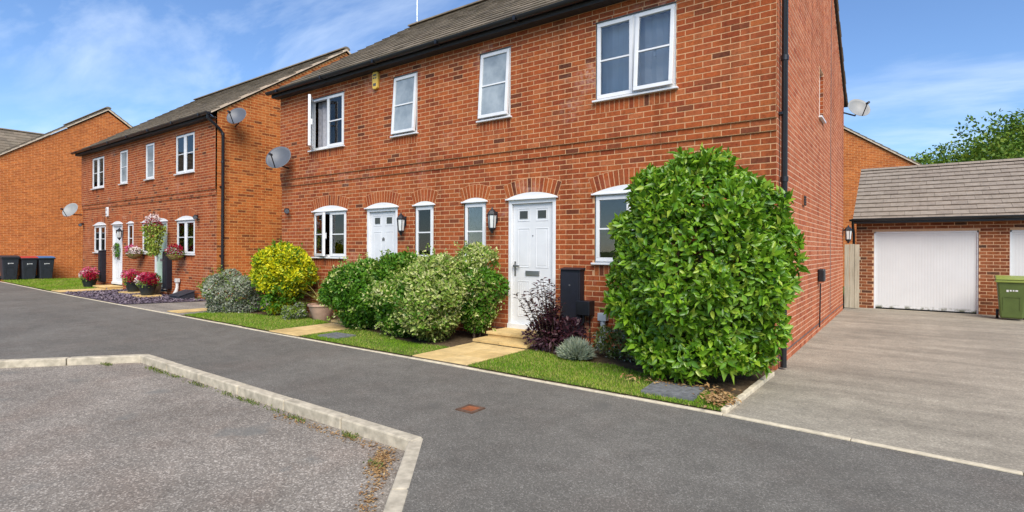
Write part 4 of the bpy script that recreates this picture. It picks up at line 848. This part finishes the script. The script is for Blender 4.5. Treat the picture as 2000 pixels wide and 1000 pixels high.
# ------------------------------------------------------------------ planting
# laurel: thousands of glossy leaves, the 300 nearest ones single objects
LC = (-1.90, 6.10)
lb = empty('laurel_bush', (*LC, 0), 'large rounded glossy green laurel bush at the house corner', 'bush')
blobs = [(0, 0, 1.2, .92, .86, .95), (0, 0, 1.5, .78, .74, .92), (0, 0, .74, .74, .68, .66), (0, 0, 1.82, .54, .52, .64)]
def lrad(z): return .93 if .75 < z < 1.4 else (.93-.34*(.75-z)/.75 if z <= .75 else .93*math.sqrt(max(0, 1-((z-1.4)/1.08)**1.85)))
for _ in range(84):
    zc = random.uniform(.28, 2.34); rr = lrad(zc); a = random.uniform(0, 6.28); r = random.uniform(.09, .2); q_ = max(0, rr-r*random.uniform(.6, .9)); blobs.append((q_*math.cos(a), q_*.92*math.sin(a), zc, r, r, r))
for _ in range(14):          # stray shoots
    zc = random.uniform(.5, 2.4); rr = lrad(zc)+.02; a = random.uniform(0, 6.28); r = random.uniform(.05, .08); blobs.append((rr*math.cos(a), rr*.92*math.sin(a), zc+.05, r, r, r*1.3))
P, Nn = sample(blobs, 16500, .08, .95, .10); n = len(P); ok = P[:, 1] < .98; P, Nn = P[ok], Nn[ok]; n = len(P)
T = Nn*.42+rdir(n)*.75+np.array([0, 0, .22]); Nv = Nn*1.25+rdir(n)*.42+np.array([0, 0, .38]); Ls = RNG.uniform(.05, .105, n); Ws = Ls*RNG.uniform(.38, .48, n)
vis = P[:, 0]*(-math.sin(YAW))+P[:, 1]*math.cos(YAW)-.0*P[:, 2]; order = np.argsort(vis); top = set(order[:300].tolist()); mask = np.array([i not in top for i in range(n)])
Pi, Ni = sample([(x, y, z, a_*.86, b_*.86, c_*.86) for x, y, z, a_, b_, c_ in blobs], 5200, .16, .95, .1); k = len(Pi); leafy('foliage', Pi, Ni*.5+rdir(k)*.7, Ni*1.5+rdir(k)*.5, RNG.uniform(.11, .17, k), .06, 'leaf_laurel', lb, SML)
leafy('foliage', P[mask], T[mask], Nv[mask], Ls[mask], Ws[mask], 'leaf_laurel', lb, BIG)
def leaf_mesh(name, tmpl, mat, wr):
    me = bpy.data.meshes.new(name); me.from_pydata([(x*wr, y, z) for x, y, z in tmpl[0]], [], tmpl[1]); at = me.attributes.new('rnd', 'FLOAT', 'FACE'); me.materials.append(MATS[mat]); me.update(); return me
LM = [leaf_mesh('leaf', BIG, 'leaf_laurel', w) for w in (.38, .43, .48)]
for i in top:
    t_ = Vector(T[i]).normalized(); nv = Vector(Nv[i]); nv = (nv-t_*nv.dot(t_)).normalized(); bx = t_.cross(nv); o = link('leaf', LM[i % 3], lb); o.matrix_local = Matrix.Translation(P[i]) @ Matrix((bx, t_, nv)).transposed().to_4x4() @ Matrix.Scale(Ls[i], 4)
for k in range(9):
    a = k*.7; m = MB(); m.tube([(.1*math.cos(a), .1*math.sin(a), -.02), (.3*math.cos(a), .3*math.sin(a), .5), (.55*math.cos(a+.2), .5*math.sin(a+.2), 1.2), (.6*math.cos(a), .5*math.sin(a), 1.8)], [.03, .024, .016, .006], 6); m.build('stem', 'bark', lb)
shrub('euonymus_shrub', (-10.62, 6.38, 0), 'bright yellow rounded shrub beside the potted spiky plant', lumps((0, 0, .78, .56, .50, .58), 30, .14, .26), 5600, .07, .042, [('leaf_yellow', 1, lambda P: (P[:, 2] > .55) | (patch(P, 9, 1) > .2)), ('leaf_dark', .5, lambda P: (P[:, 2] < .75) & (patch(P, 9, 1) < .5))])
shrub('brachyglottis_shrub', (-12.02, 6.02, 0), 'grey-green felted shrub beside the yellow shrub at the drive edge', lumps((0, 0, .40, .60, .46, .38), 30, .08, .24), 5200, .055, .028, [('leaf_grey', 1, lambda P: P[:, 0]+.25*patch(P, 7, 2) > -.42), ('leaf_hedge', .5, lambda P: P[:, 0]+.25*patch(P, 7, 2) < -.2)])
shrub('boxy_shrub', (-7.72, 6.12, 0), 'dark green dense shrub beside the stone path of the numbered door', lumps((0, 0, .56, .58, .46, .50), 36, .10, .30), 6500, .07, .036, [('leaf_dark', 1, None), ('leaf_varieg', .35, lambda P: (patch(P, 6, .4) > .9) & (P[:, 1] < .1))])
shrub('boxy_shrub', (-7.0, 6.45, 0), 'taller dark green shrub under the narrow window right of the numbered door', lumps((0, 0, .66, .56, .40, .58), 32, .10, .28), 5500, .07, .036, [('leaf_dark', 1, None), ('leaf_hedge', .25, lambda P: P[:, 2] > .9)])
shrub('variegated_shrub', (-6.55, 5.98, 0), 'low shrub of mixed green and cream leaves in front of the taller dark shrub', lumps((0, 0, .44, .44, .38, .42), 26, .10, .24), 4600, .062, .036, [('leaf_dark', .7, lambda P: patch(P, 6, 3) < .6), ('leaf_varieg', .7, lambda P: patch(P, 6, 3) > -.4)])
shrub('variegated_shrub', (-5.86, 6.0, 0), 'pale cream variegated shrub with bronze lower leaves beside the step', lumps((0, 0, .60, .44, .38, .62), 34, .10, .28), 7000, .062, .036, [('leaf_varieg', .95, lambda P: (P[:, 2] > .3) & (patch(P, 6, 1.1) > -1.2)), ('leaf_bronze', .6, lambda P: P[:, 2] < .62), ('leaf_dark', .35, lambda P: patch(P, 6, 1.1) < -.6)])
shrub('variegated_shrub', (-5.47, 6.55, 0), 'taller shrub with pale tips against the wall under the narrow window', lumps((0, 0, .74, .34, .28, .64), 28, .09, .20), 4600, .062, .034, [('leaf_dark', .7, lambda P: P[:, 2] < 1.1), ('leaf_varieg', .9, lambda P: P[:, 2]+.2*patch(P, 7, 2) > .9), ('leaf_bronze', .4, lambda P: P[:, 2] < .8)])
shrub('low_plant', (-9.85, 6.15, 0), 'low blue-green plant at the foot of the yellow shrub', lumps((0, 0, .12, .26, .22, .14), 8, .06, .11), 700, .05, .024, [('leaf_hedge', .6, None), ('leaf_grey', .5, None)], nst=2, cat='plant')
shrub('trailing_plant', (-2.95, 6.55, 0), 'low straggly plant against the wall at the left foot of the laurel', lumps((0, 0, .16, .34, .24, .24), 8, .08, .14), 900, .05, .024, [('leaf_bronze', .7, None), ('leaf_grey', .4, None)], nst=3, cat='plant')
# purple smoke bush: upright shoots with separate leaves
e = empty('purple_shrub', (-4.02, 6.38, 0), 'dark purple shrub with upright leafy shoots in front of the white door', 'shrub'); PP = []; TT = []; NN = []
for k in range(30):
    a = random.uniform(0, 6.28); h = random.uniform(.35, 1.0) if k > 9 else random.uniform(.7, 1.02); sp = random.uniform(.05, .34); lean = -.22 if k < 10 else 0
    p0 = Vector((.05*math.cos(a), .05*math.sin(a), 0)); p1 = Vector((sp*.6*math.cos(a)+lean*.5, sp*.6*math.sin(a), h*.55)); p2 = Vector((sp*math.cos(a)+lean, sp*math.sin(a), h))
    m = MB(); m.tube([p0, p1, p2], [.009, .006, .002], 5); m.build('stem', 'bark', e)
    for j in range(46):
        t_ = random.uniform(.25, 1.02); p = p0*(1-t_)**2+p1*2*t_*(1-t_)+p2*t_*t_; an = random.uniform(0, 6.28); out = Vector((math.cos(an), math.sin(an), .35)); PP.append(p); TT.append(out); NN.append(Vector((0, 0, 1))+out*-.3)
for (cx, cy, cz, r) in ((.12, -.02, .25, .30), (-.12, .02, .2, .26), (.3, .05, .3, .22)):
    q, nn_ = sample([(cx, cy, cz, r, r*.9, r*.8)], 420, .2); PP += [Vector(v) for v in q]; TT += [Vector(v)+Vector(rdir(1)[0])*.6 for v in nn_]; NN += [Vector(v)+Vector((0, 0, .4)) for v in nn_]
P = np.array(PP); n = len(P); leafy('foliage', P, np.array(TT)+rdir(n)*.25, np.array(NN)+rdir(n)*.35, RNG.uniform(.05, .085, n), RNG.uniform(.024, .04, n), 'leaf_purple', e)
e = empty('lavender', (-3.42, 6.08, 0), 'pale grey-green lavender cushion in front of the wall pipe', 'plant'); n = 2400; D = rdir(n); D[:, 2] = np.abs(D[:, 2])+.25; D = norm(D); P = D*np.array([.2, .18, .20])*RNG.uniform(.1, .95, (n, 1)); P[:, 2] += .02
leafy('foliage', P, D+rdir(n)*.28, rdir(n), RNG.uniform(.07, .15, n), .011, 'leaf_lavender', e)
m = MB(); m.tube([(0, 0, 0), (.02, 0, .12)], [.02, .01], 6); m.build('stem', 'bark', e)
# spiky plant in a pale pot
e = empty('plant_pot', (-9.38, 6.45, .016), 'pale terracotta pot with a spiky plant beside the path', 'plant pot'); m = MB(); m.lathe([(.15, 0), (.17, .04), (.23, .2), (.25, .27), (.27, .275), (.27, .31), (.235, .31), (.22, .27), (.0, .26)], 20); m.build('pot', 'terracotta', e, smooth=True)
m = MB()
for k in range(70):
    a = random.uniform(0, 6.28); l = random.uniform(.4, .78); el = random.uniform(.35, 1.45); w = .012; pts = []
    for j in range(6):
        t_ = j/5; r_ = l*t_*math.cos(el)*(1+.3*t_); z_ = .28+l*t_*math.sin(el)-.35*l*t_*t_*math.cos(el); pts.append((r_*math.cos(a), r_*math.sin(a), z_))
    sx, sy = -math.sin(a)*w, math.cos(a)*w; rr = random.random()
    for j in range(5):
        f0, f1 = 1-.18*j, 1-.18*(j+1) if j < 4 else .03; (x0, y0, z0), (x1, y1, z1) = pts[j], pts[j+1]; m.quad((x0-sx*f0, y0-sy*f0, z0), (x0+sx*f0, y0+sy*f0, z0), (x1+sx*f1, y1+sy*f1, z1), (x1-sx*f1, y1-sy*f1, z1), a=rr)
m.build('foliage', 'leaf_spiky', e, kind='stuff')
# flower pots and baskets
def blooms(e, c, r, n, mats, size=.055, squash=.7):
    for (mat, f) in mats:
        P, Nn = sample([(c[0], c[1], c[2], r, r, r*squash)], int(n*f), .15, .9, -9); k = len(P); leafy('blooms' if 'petal' in mat else 'foliage', P, Nn*.5+rdir(k), Nn+rdir(k)*.5, size*RNG.uniform(.7, 1.2, k), size*.8, mat, e)
def side(e, c, r, n, mat, size=.055):
    P, Nn = sample([(c[0], c[1], c[2], r, r, r*.75)], n, .2, .9, -9); k = len(P); leafy('blooms', P, Nn*.5+rdir(k), Nn+rdir(k)*.5, size*RNG.uniform(.7, 1.2, k), size*.8, mat, e)
def flower_pot(loc, label, parts):
    e = empty('flower_pot', loc, label, 'flower pot'); m = MB(); m.lathe([(.15, 0), (.22, .27), (.235, .27), (.235, .30), (.21, .30), (.2, .26), (0, .25)], 18); m.build('pot', 'pot_black', e, smooth=True)
    blooms(e, (0, 0, .34), .26, 300, [('leaf_hedge', 1)])
    for (dx, dz, r, mat) in parts: side(e, (dx, -.03, .42+dz), r, 330, mat)
flower_pot((-23.0, 6.55, .03), 'black pot of cream and deep pink flowers on the lawn edge', [(-.22, .02, .2, 'petal_white'), (.1, .1, .26, 'petal_pink'), (.22, .0, .2, 'petal_red')])
flower_pot((-19.25, 6.6, .064), 'black pot of bright pink and red flowers on a yellow slab', [(-.16, .08, .25, 'petal_pink'), (.2, .02, .24, 'petal_red')])
flower_pot((-17.55, 6.36, .064), 'black pot of pale pink flowers on a yellow slab', [(-.15, .0, .22, 'petal_white'), (.02, .08, .2, 'petal_pink'), (.22, .05, .22, 'petal_red')])
def basket(loc, label, parts, trail=0, hang=True, r=.24):
    e = empty('flower_basket', loc, label, 'hanging basket'); m = MB(); m.lathe([(.05, -r*.75), (r*.6, -r*.6), (r*.9, -r*.25), (r, 0), (r*.9, 0), (0, -.02)], 16); m.build('basket', 'coir', e, smooth=True)
    blooms(e, (0, 0, .04), r*1.05, 260, [('leaf_hedge', 1)], .05)
    for (dx, dz, rr, mat) in parts: side(e, (dx, -.03, .06+dz), rr, 300, mat, .05)
    m = MB(); wy = 7.03-loc[1]
    if trail:
        P = []; k = 1500
        for _ in range(k): a = random.uniform(0, 6.28); rr = r*random.uniform(.5, 1.35); z = -random.random()**1.3*trail; s = (1-.55*(-z/trail)); P.append((rr*s*math.cos(a), rr*s*math.sin(a), z+.08))
        P = np.array(P); k = len(P); leafy('trailing_foliage', P, rdir(k)+np.array([0, 0, -.7]), rdir(k)+np.array([0, -.5, .3]), RNG.uniform(.05, .09, k), .04, 'leaf_trailing', e)
        for j in range(3): a = j*2.1; m.tube([(r*math.cos(a), r*math.sin(a), 0), (0, 0, .5)], .004, 4)
        m.tube([(0, 0, .5), (0, .02, .56), (0, wy, .6)], .008, 5)
    else: m.tube([(0, r*.8, -.05), (0, wy, -.05)], .012, 5); m.box(-.015, .015, wy-.012, wy, -.15, .08)
    m.build('bracket', 'black_metal', e)
basket((-17.84, 6.62, 1.98), 'big hanging basket of white and crimson flowers with long trailing leaves by the mint door', [(0, .20, .20, 'petal_white'), (.02, .06, .23, 'petal_red')], .85, True, .24)
basket((-19.7, 6.78, 1.22), 'wall basket of pink and white flowers left of the mint door', [(-.13, .08, .2, 'petal_pink'), (.14, .05, .15, 'petal_white')], 0, True, .22)
basket((-16.8, 6.78, 1.22), 'wall basket of dark red flowers right of the mint door', [(-.15, .05, .14, 'petal_white'), (.04, .08, .22, 'petal_red')], 0, True, .22)
e = empty('door_wreath', (-21.93, 6.99, 1.33), 'green leafy wreath hanging on the white door', 'wreath'); n = 500; a = RNG.uniform(0, 6.28, n); P = np.stack([np.cos(a)*.15, RNG.uniform(0, .04, n), np.sin(a)*.2], 1)+rdir(n)*.03; leafy('foliage', P, rdir(n), rdir(n)+np.array([0, -1, 0]), .055, .025, 'leaf_dark', e)
k = 90; a = RNG.uniform(2, 4.5, k); P = np.stack([np.cos(a)*.15, np.full(k, -.03), np.sin(a)*.2], 1)+rdir(k)*.025; leafy('blooms', P, rdir(k), rdir(k)+np.array([0, -1, 0]), .05, .035, 'petal_white', e)
e = empty('planter', (-18.2, 6.78, .03), 'dark brown planter with small green plant by the mint door', 'planter'); m = MB(); m.lathe([(.16, 0), (.21, .3), (.225, .3), (.225, .34), (.19, .34), (0, .3)], 4); m.build('pot', 'soil', e, bevel=.01); blooms(e, (0, 0, .42), .16, 260, [('leaf_dark', 1)], .06, 1.2)
# tree and tall shrub beyond the garages
def tree(loc, h, rad, label, mat, n, ls, seed, zc=.62, cl=34, vs=.72):
    random.seed(seed); e = empty('broadleaf_tree', loc, label, 'tree'); m = MB(); m.tube([(0, 0, -.2), (.1, 0, h*.2), (0, .1, h*.45), (.1, 0, h*.75)], [.3, .25, .18, .05], 10); tr = m.build('trunk', 'bark', e, smooth=True); bl = []
    for k in range(cl):
        a = random.uniform(0, 6.28); el = random.uniform(-.45, 1.45); rr = rad*random.uniform(.5, 1.0); c = Vector((rr*math.cos(a)*math.cos(el), rr*math.sin(a)*math.cos(el), h*zc+rr*vs*math.sin(el))); s = random.uniform(.14, .27)*rad; bl.append((*c, s, s, s*.62))
        q = MB(); z0 = h*random.uniform(.2, .55); q.tube([(0, 0, z0), (c.x*.45, c.y*.45, z0+(c.z-z0)*.6), tuple(c)], [.09, .05, .012], 5); q.build('limb', 'bark', e)
    P, Nn = sample(bl, n, .35, .35, 0); k = len(P); T = Nn*.5+rdir(k); leafy('crown', P, T, Nn*.4+rdir(k)*.6+np.array([0, 0, .6]), ls*RNG.uniform(.6, 1.2, k), ls*.55, mat, e)
tree((5.4, 36.5, 0), 8.4, 5.9, 'spreading dark green tree beyond the garage roof', 'leaf_tree', 21000, .22, 5, .64, 84, .40)
tree((4.3, 25.0, 0), 5.0, 1.7, 'small light green tree just behind the garage ridge', 'leaf_hedge', 4500, .13, 9, .66, 22)
random.seed(21)
# ------------------------------------------------------------------ grass, litter, weeds, chips
for P_, n, h in ((LAWNS[0], 42000, .035), (LAWNS[1], 20000, .032), (LAWNS[2], 30000, .04), (LAWNS[3], 26000, .07)): tag(grass(P_, n, h, dry=.22 if n == 20000 else .02), {0: 'bright short grass in front of the laurel', 1: 'thin patchy grass between the two stone paths', 2: 'grass in front of the yellow shrub', 3: 'lawn in front of the orange gable'}[[id(q) for q in LAWNS].index(id(P_))], 'grass')
def litter(name, label, segs, n, mat, ls, spread, z, cat):
    P = []
    for _ in range(n):
        a, c = random.choice(segs); t_ = random.random(); P.append((a[0]+(c[0]-a[0])*t_+random.gauss(0, spread), a[1]+(c[1]-a[1])*t_+random.gauss(0, spread), z))
    P = np.array(P); k = len(P); T = rdir(k); T[:, 2] *= .25; N_ = rdir(k)*.35+np.array([0, 0, 1]); return tag(leafy(name, P, T, N_, ls*RNG.uniform(.5, 1.3, k), ls*.55, mat, None, SML), label, cat)
litter('leaf_litter', 'dry brown leaves under the laurel by the drive edge', [((-1.36, 4.98), (-1.5, 5.5)), ((-1.4, 5.1), (-1.42, 5.3)), ((-2.4, 5.5), (-1.6, 5.55))], 420, 'dry_leaf', .05, .07, .06, 'leaves')
litter('leaf_litter', 'dry brown leaves caught along the foot of the bay kerb', [((-4.6, 2.72), (-3.1, 2.72)), ((-3.1, 2.7), (-2.45, 1.95)), ((-3.15, 2.7), (-2.9, 2.4))], 900, 'dry_leaf', .026, .035, -.078, 'leaves')
W_ = []
for (x, y, k, s) in ((-7.35, 2.79, 80, .12), (-6.95, 2.79, 50, .1), (-6.3, 2.78, 70, .12), (-5.5, 2.77, 70, .16), (-5.2, 2.77, 60, .12), (-4.75, 2.76, 40, .1), (-4.35, 2.75, 60, .07), (-3.62, 2.75, 80, .05), (-7.6, 2.8, 60, .06), (-8.3, 2.55, 70, .07), (-3.0, 2.5, 30, .05)):
    for _ in range(k): W_.append((x+random.gauss(0, s), y+random.gauss(0, .018), -.085))
P = np.array(W_); k = len(P); T = rdir(k)*.7+np.array([0, 0, .8]); T[:, 2] = np.abs(T[:, 2]); tag(leafy('weeds', P, T, rdir(k), RNG.uniform(.015, .045, k), .009, 'leaf_bronze', None, SML), 'green weeds growing at the foot of the bay kerb', 'weeds')
# slate chips
n = 5200; poly = [(-21.1, 5.34), (-15.8, 5.22), (-15.1, 6.95), (-21.1, 7.0)]; P = RNG.uniform((-21.1, 5.2), (-15.0, 7.0), (n, 2)); P = P[inside(poly, P)]; n = len(P); P3 = np.concatenate([P, RNG.uniform(.016, .034, (n, 1))], 1); T = rdir(n); T[:, 2] *= .3; tag(leafy('slate_chips', P3, T, rdir(n)*.5+np.array([0, 0, 1]), RNG.uniform(.04, .09, n), RNG.uniform(.03, .06, n), 'slate_chip', None, SML), 'purple slate chips in front of the mint door house', 'gravel')
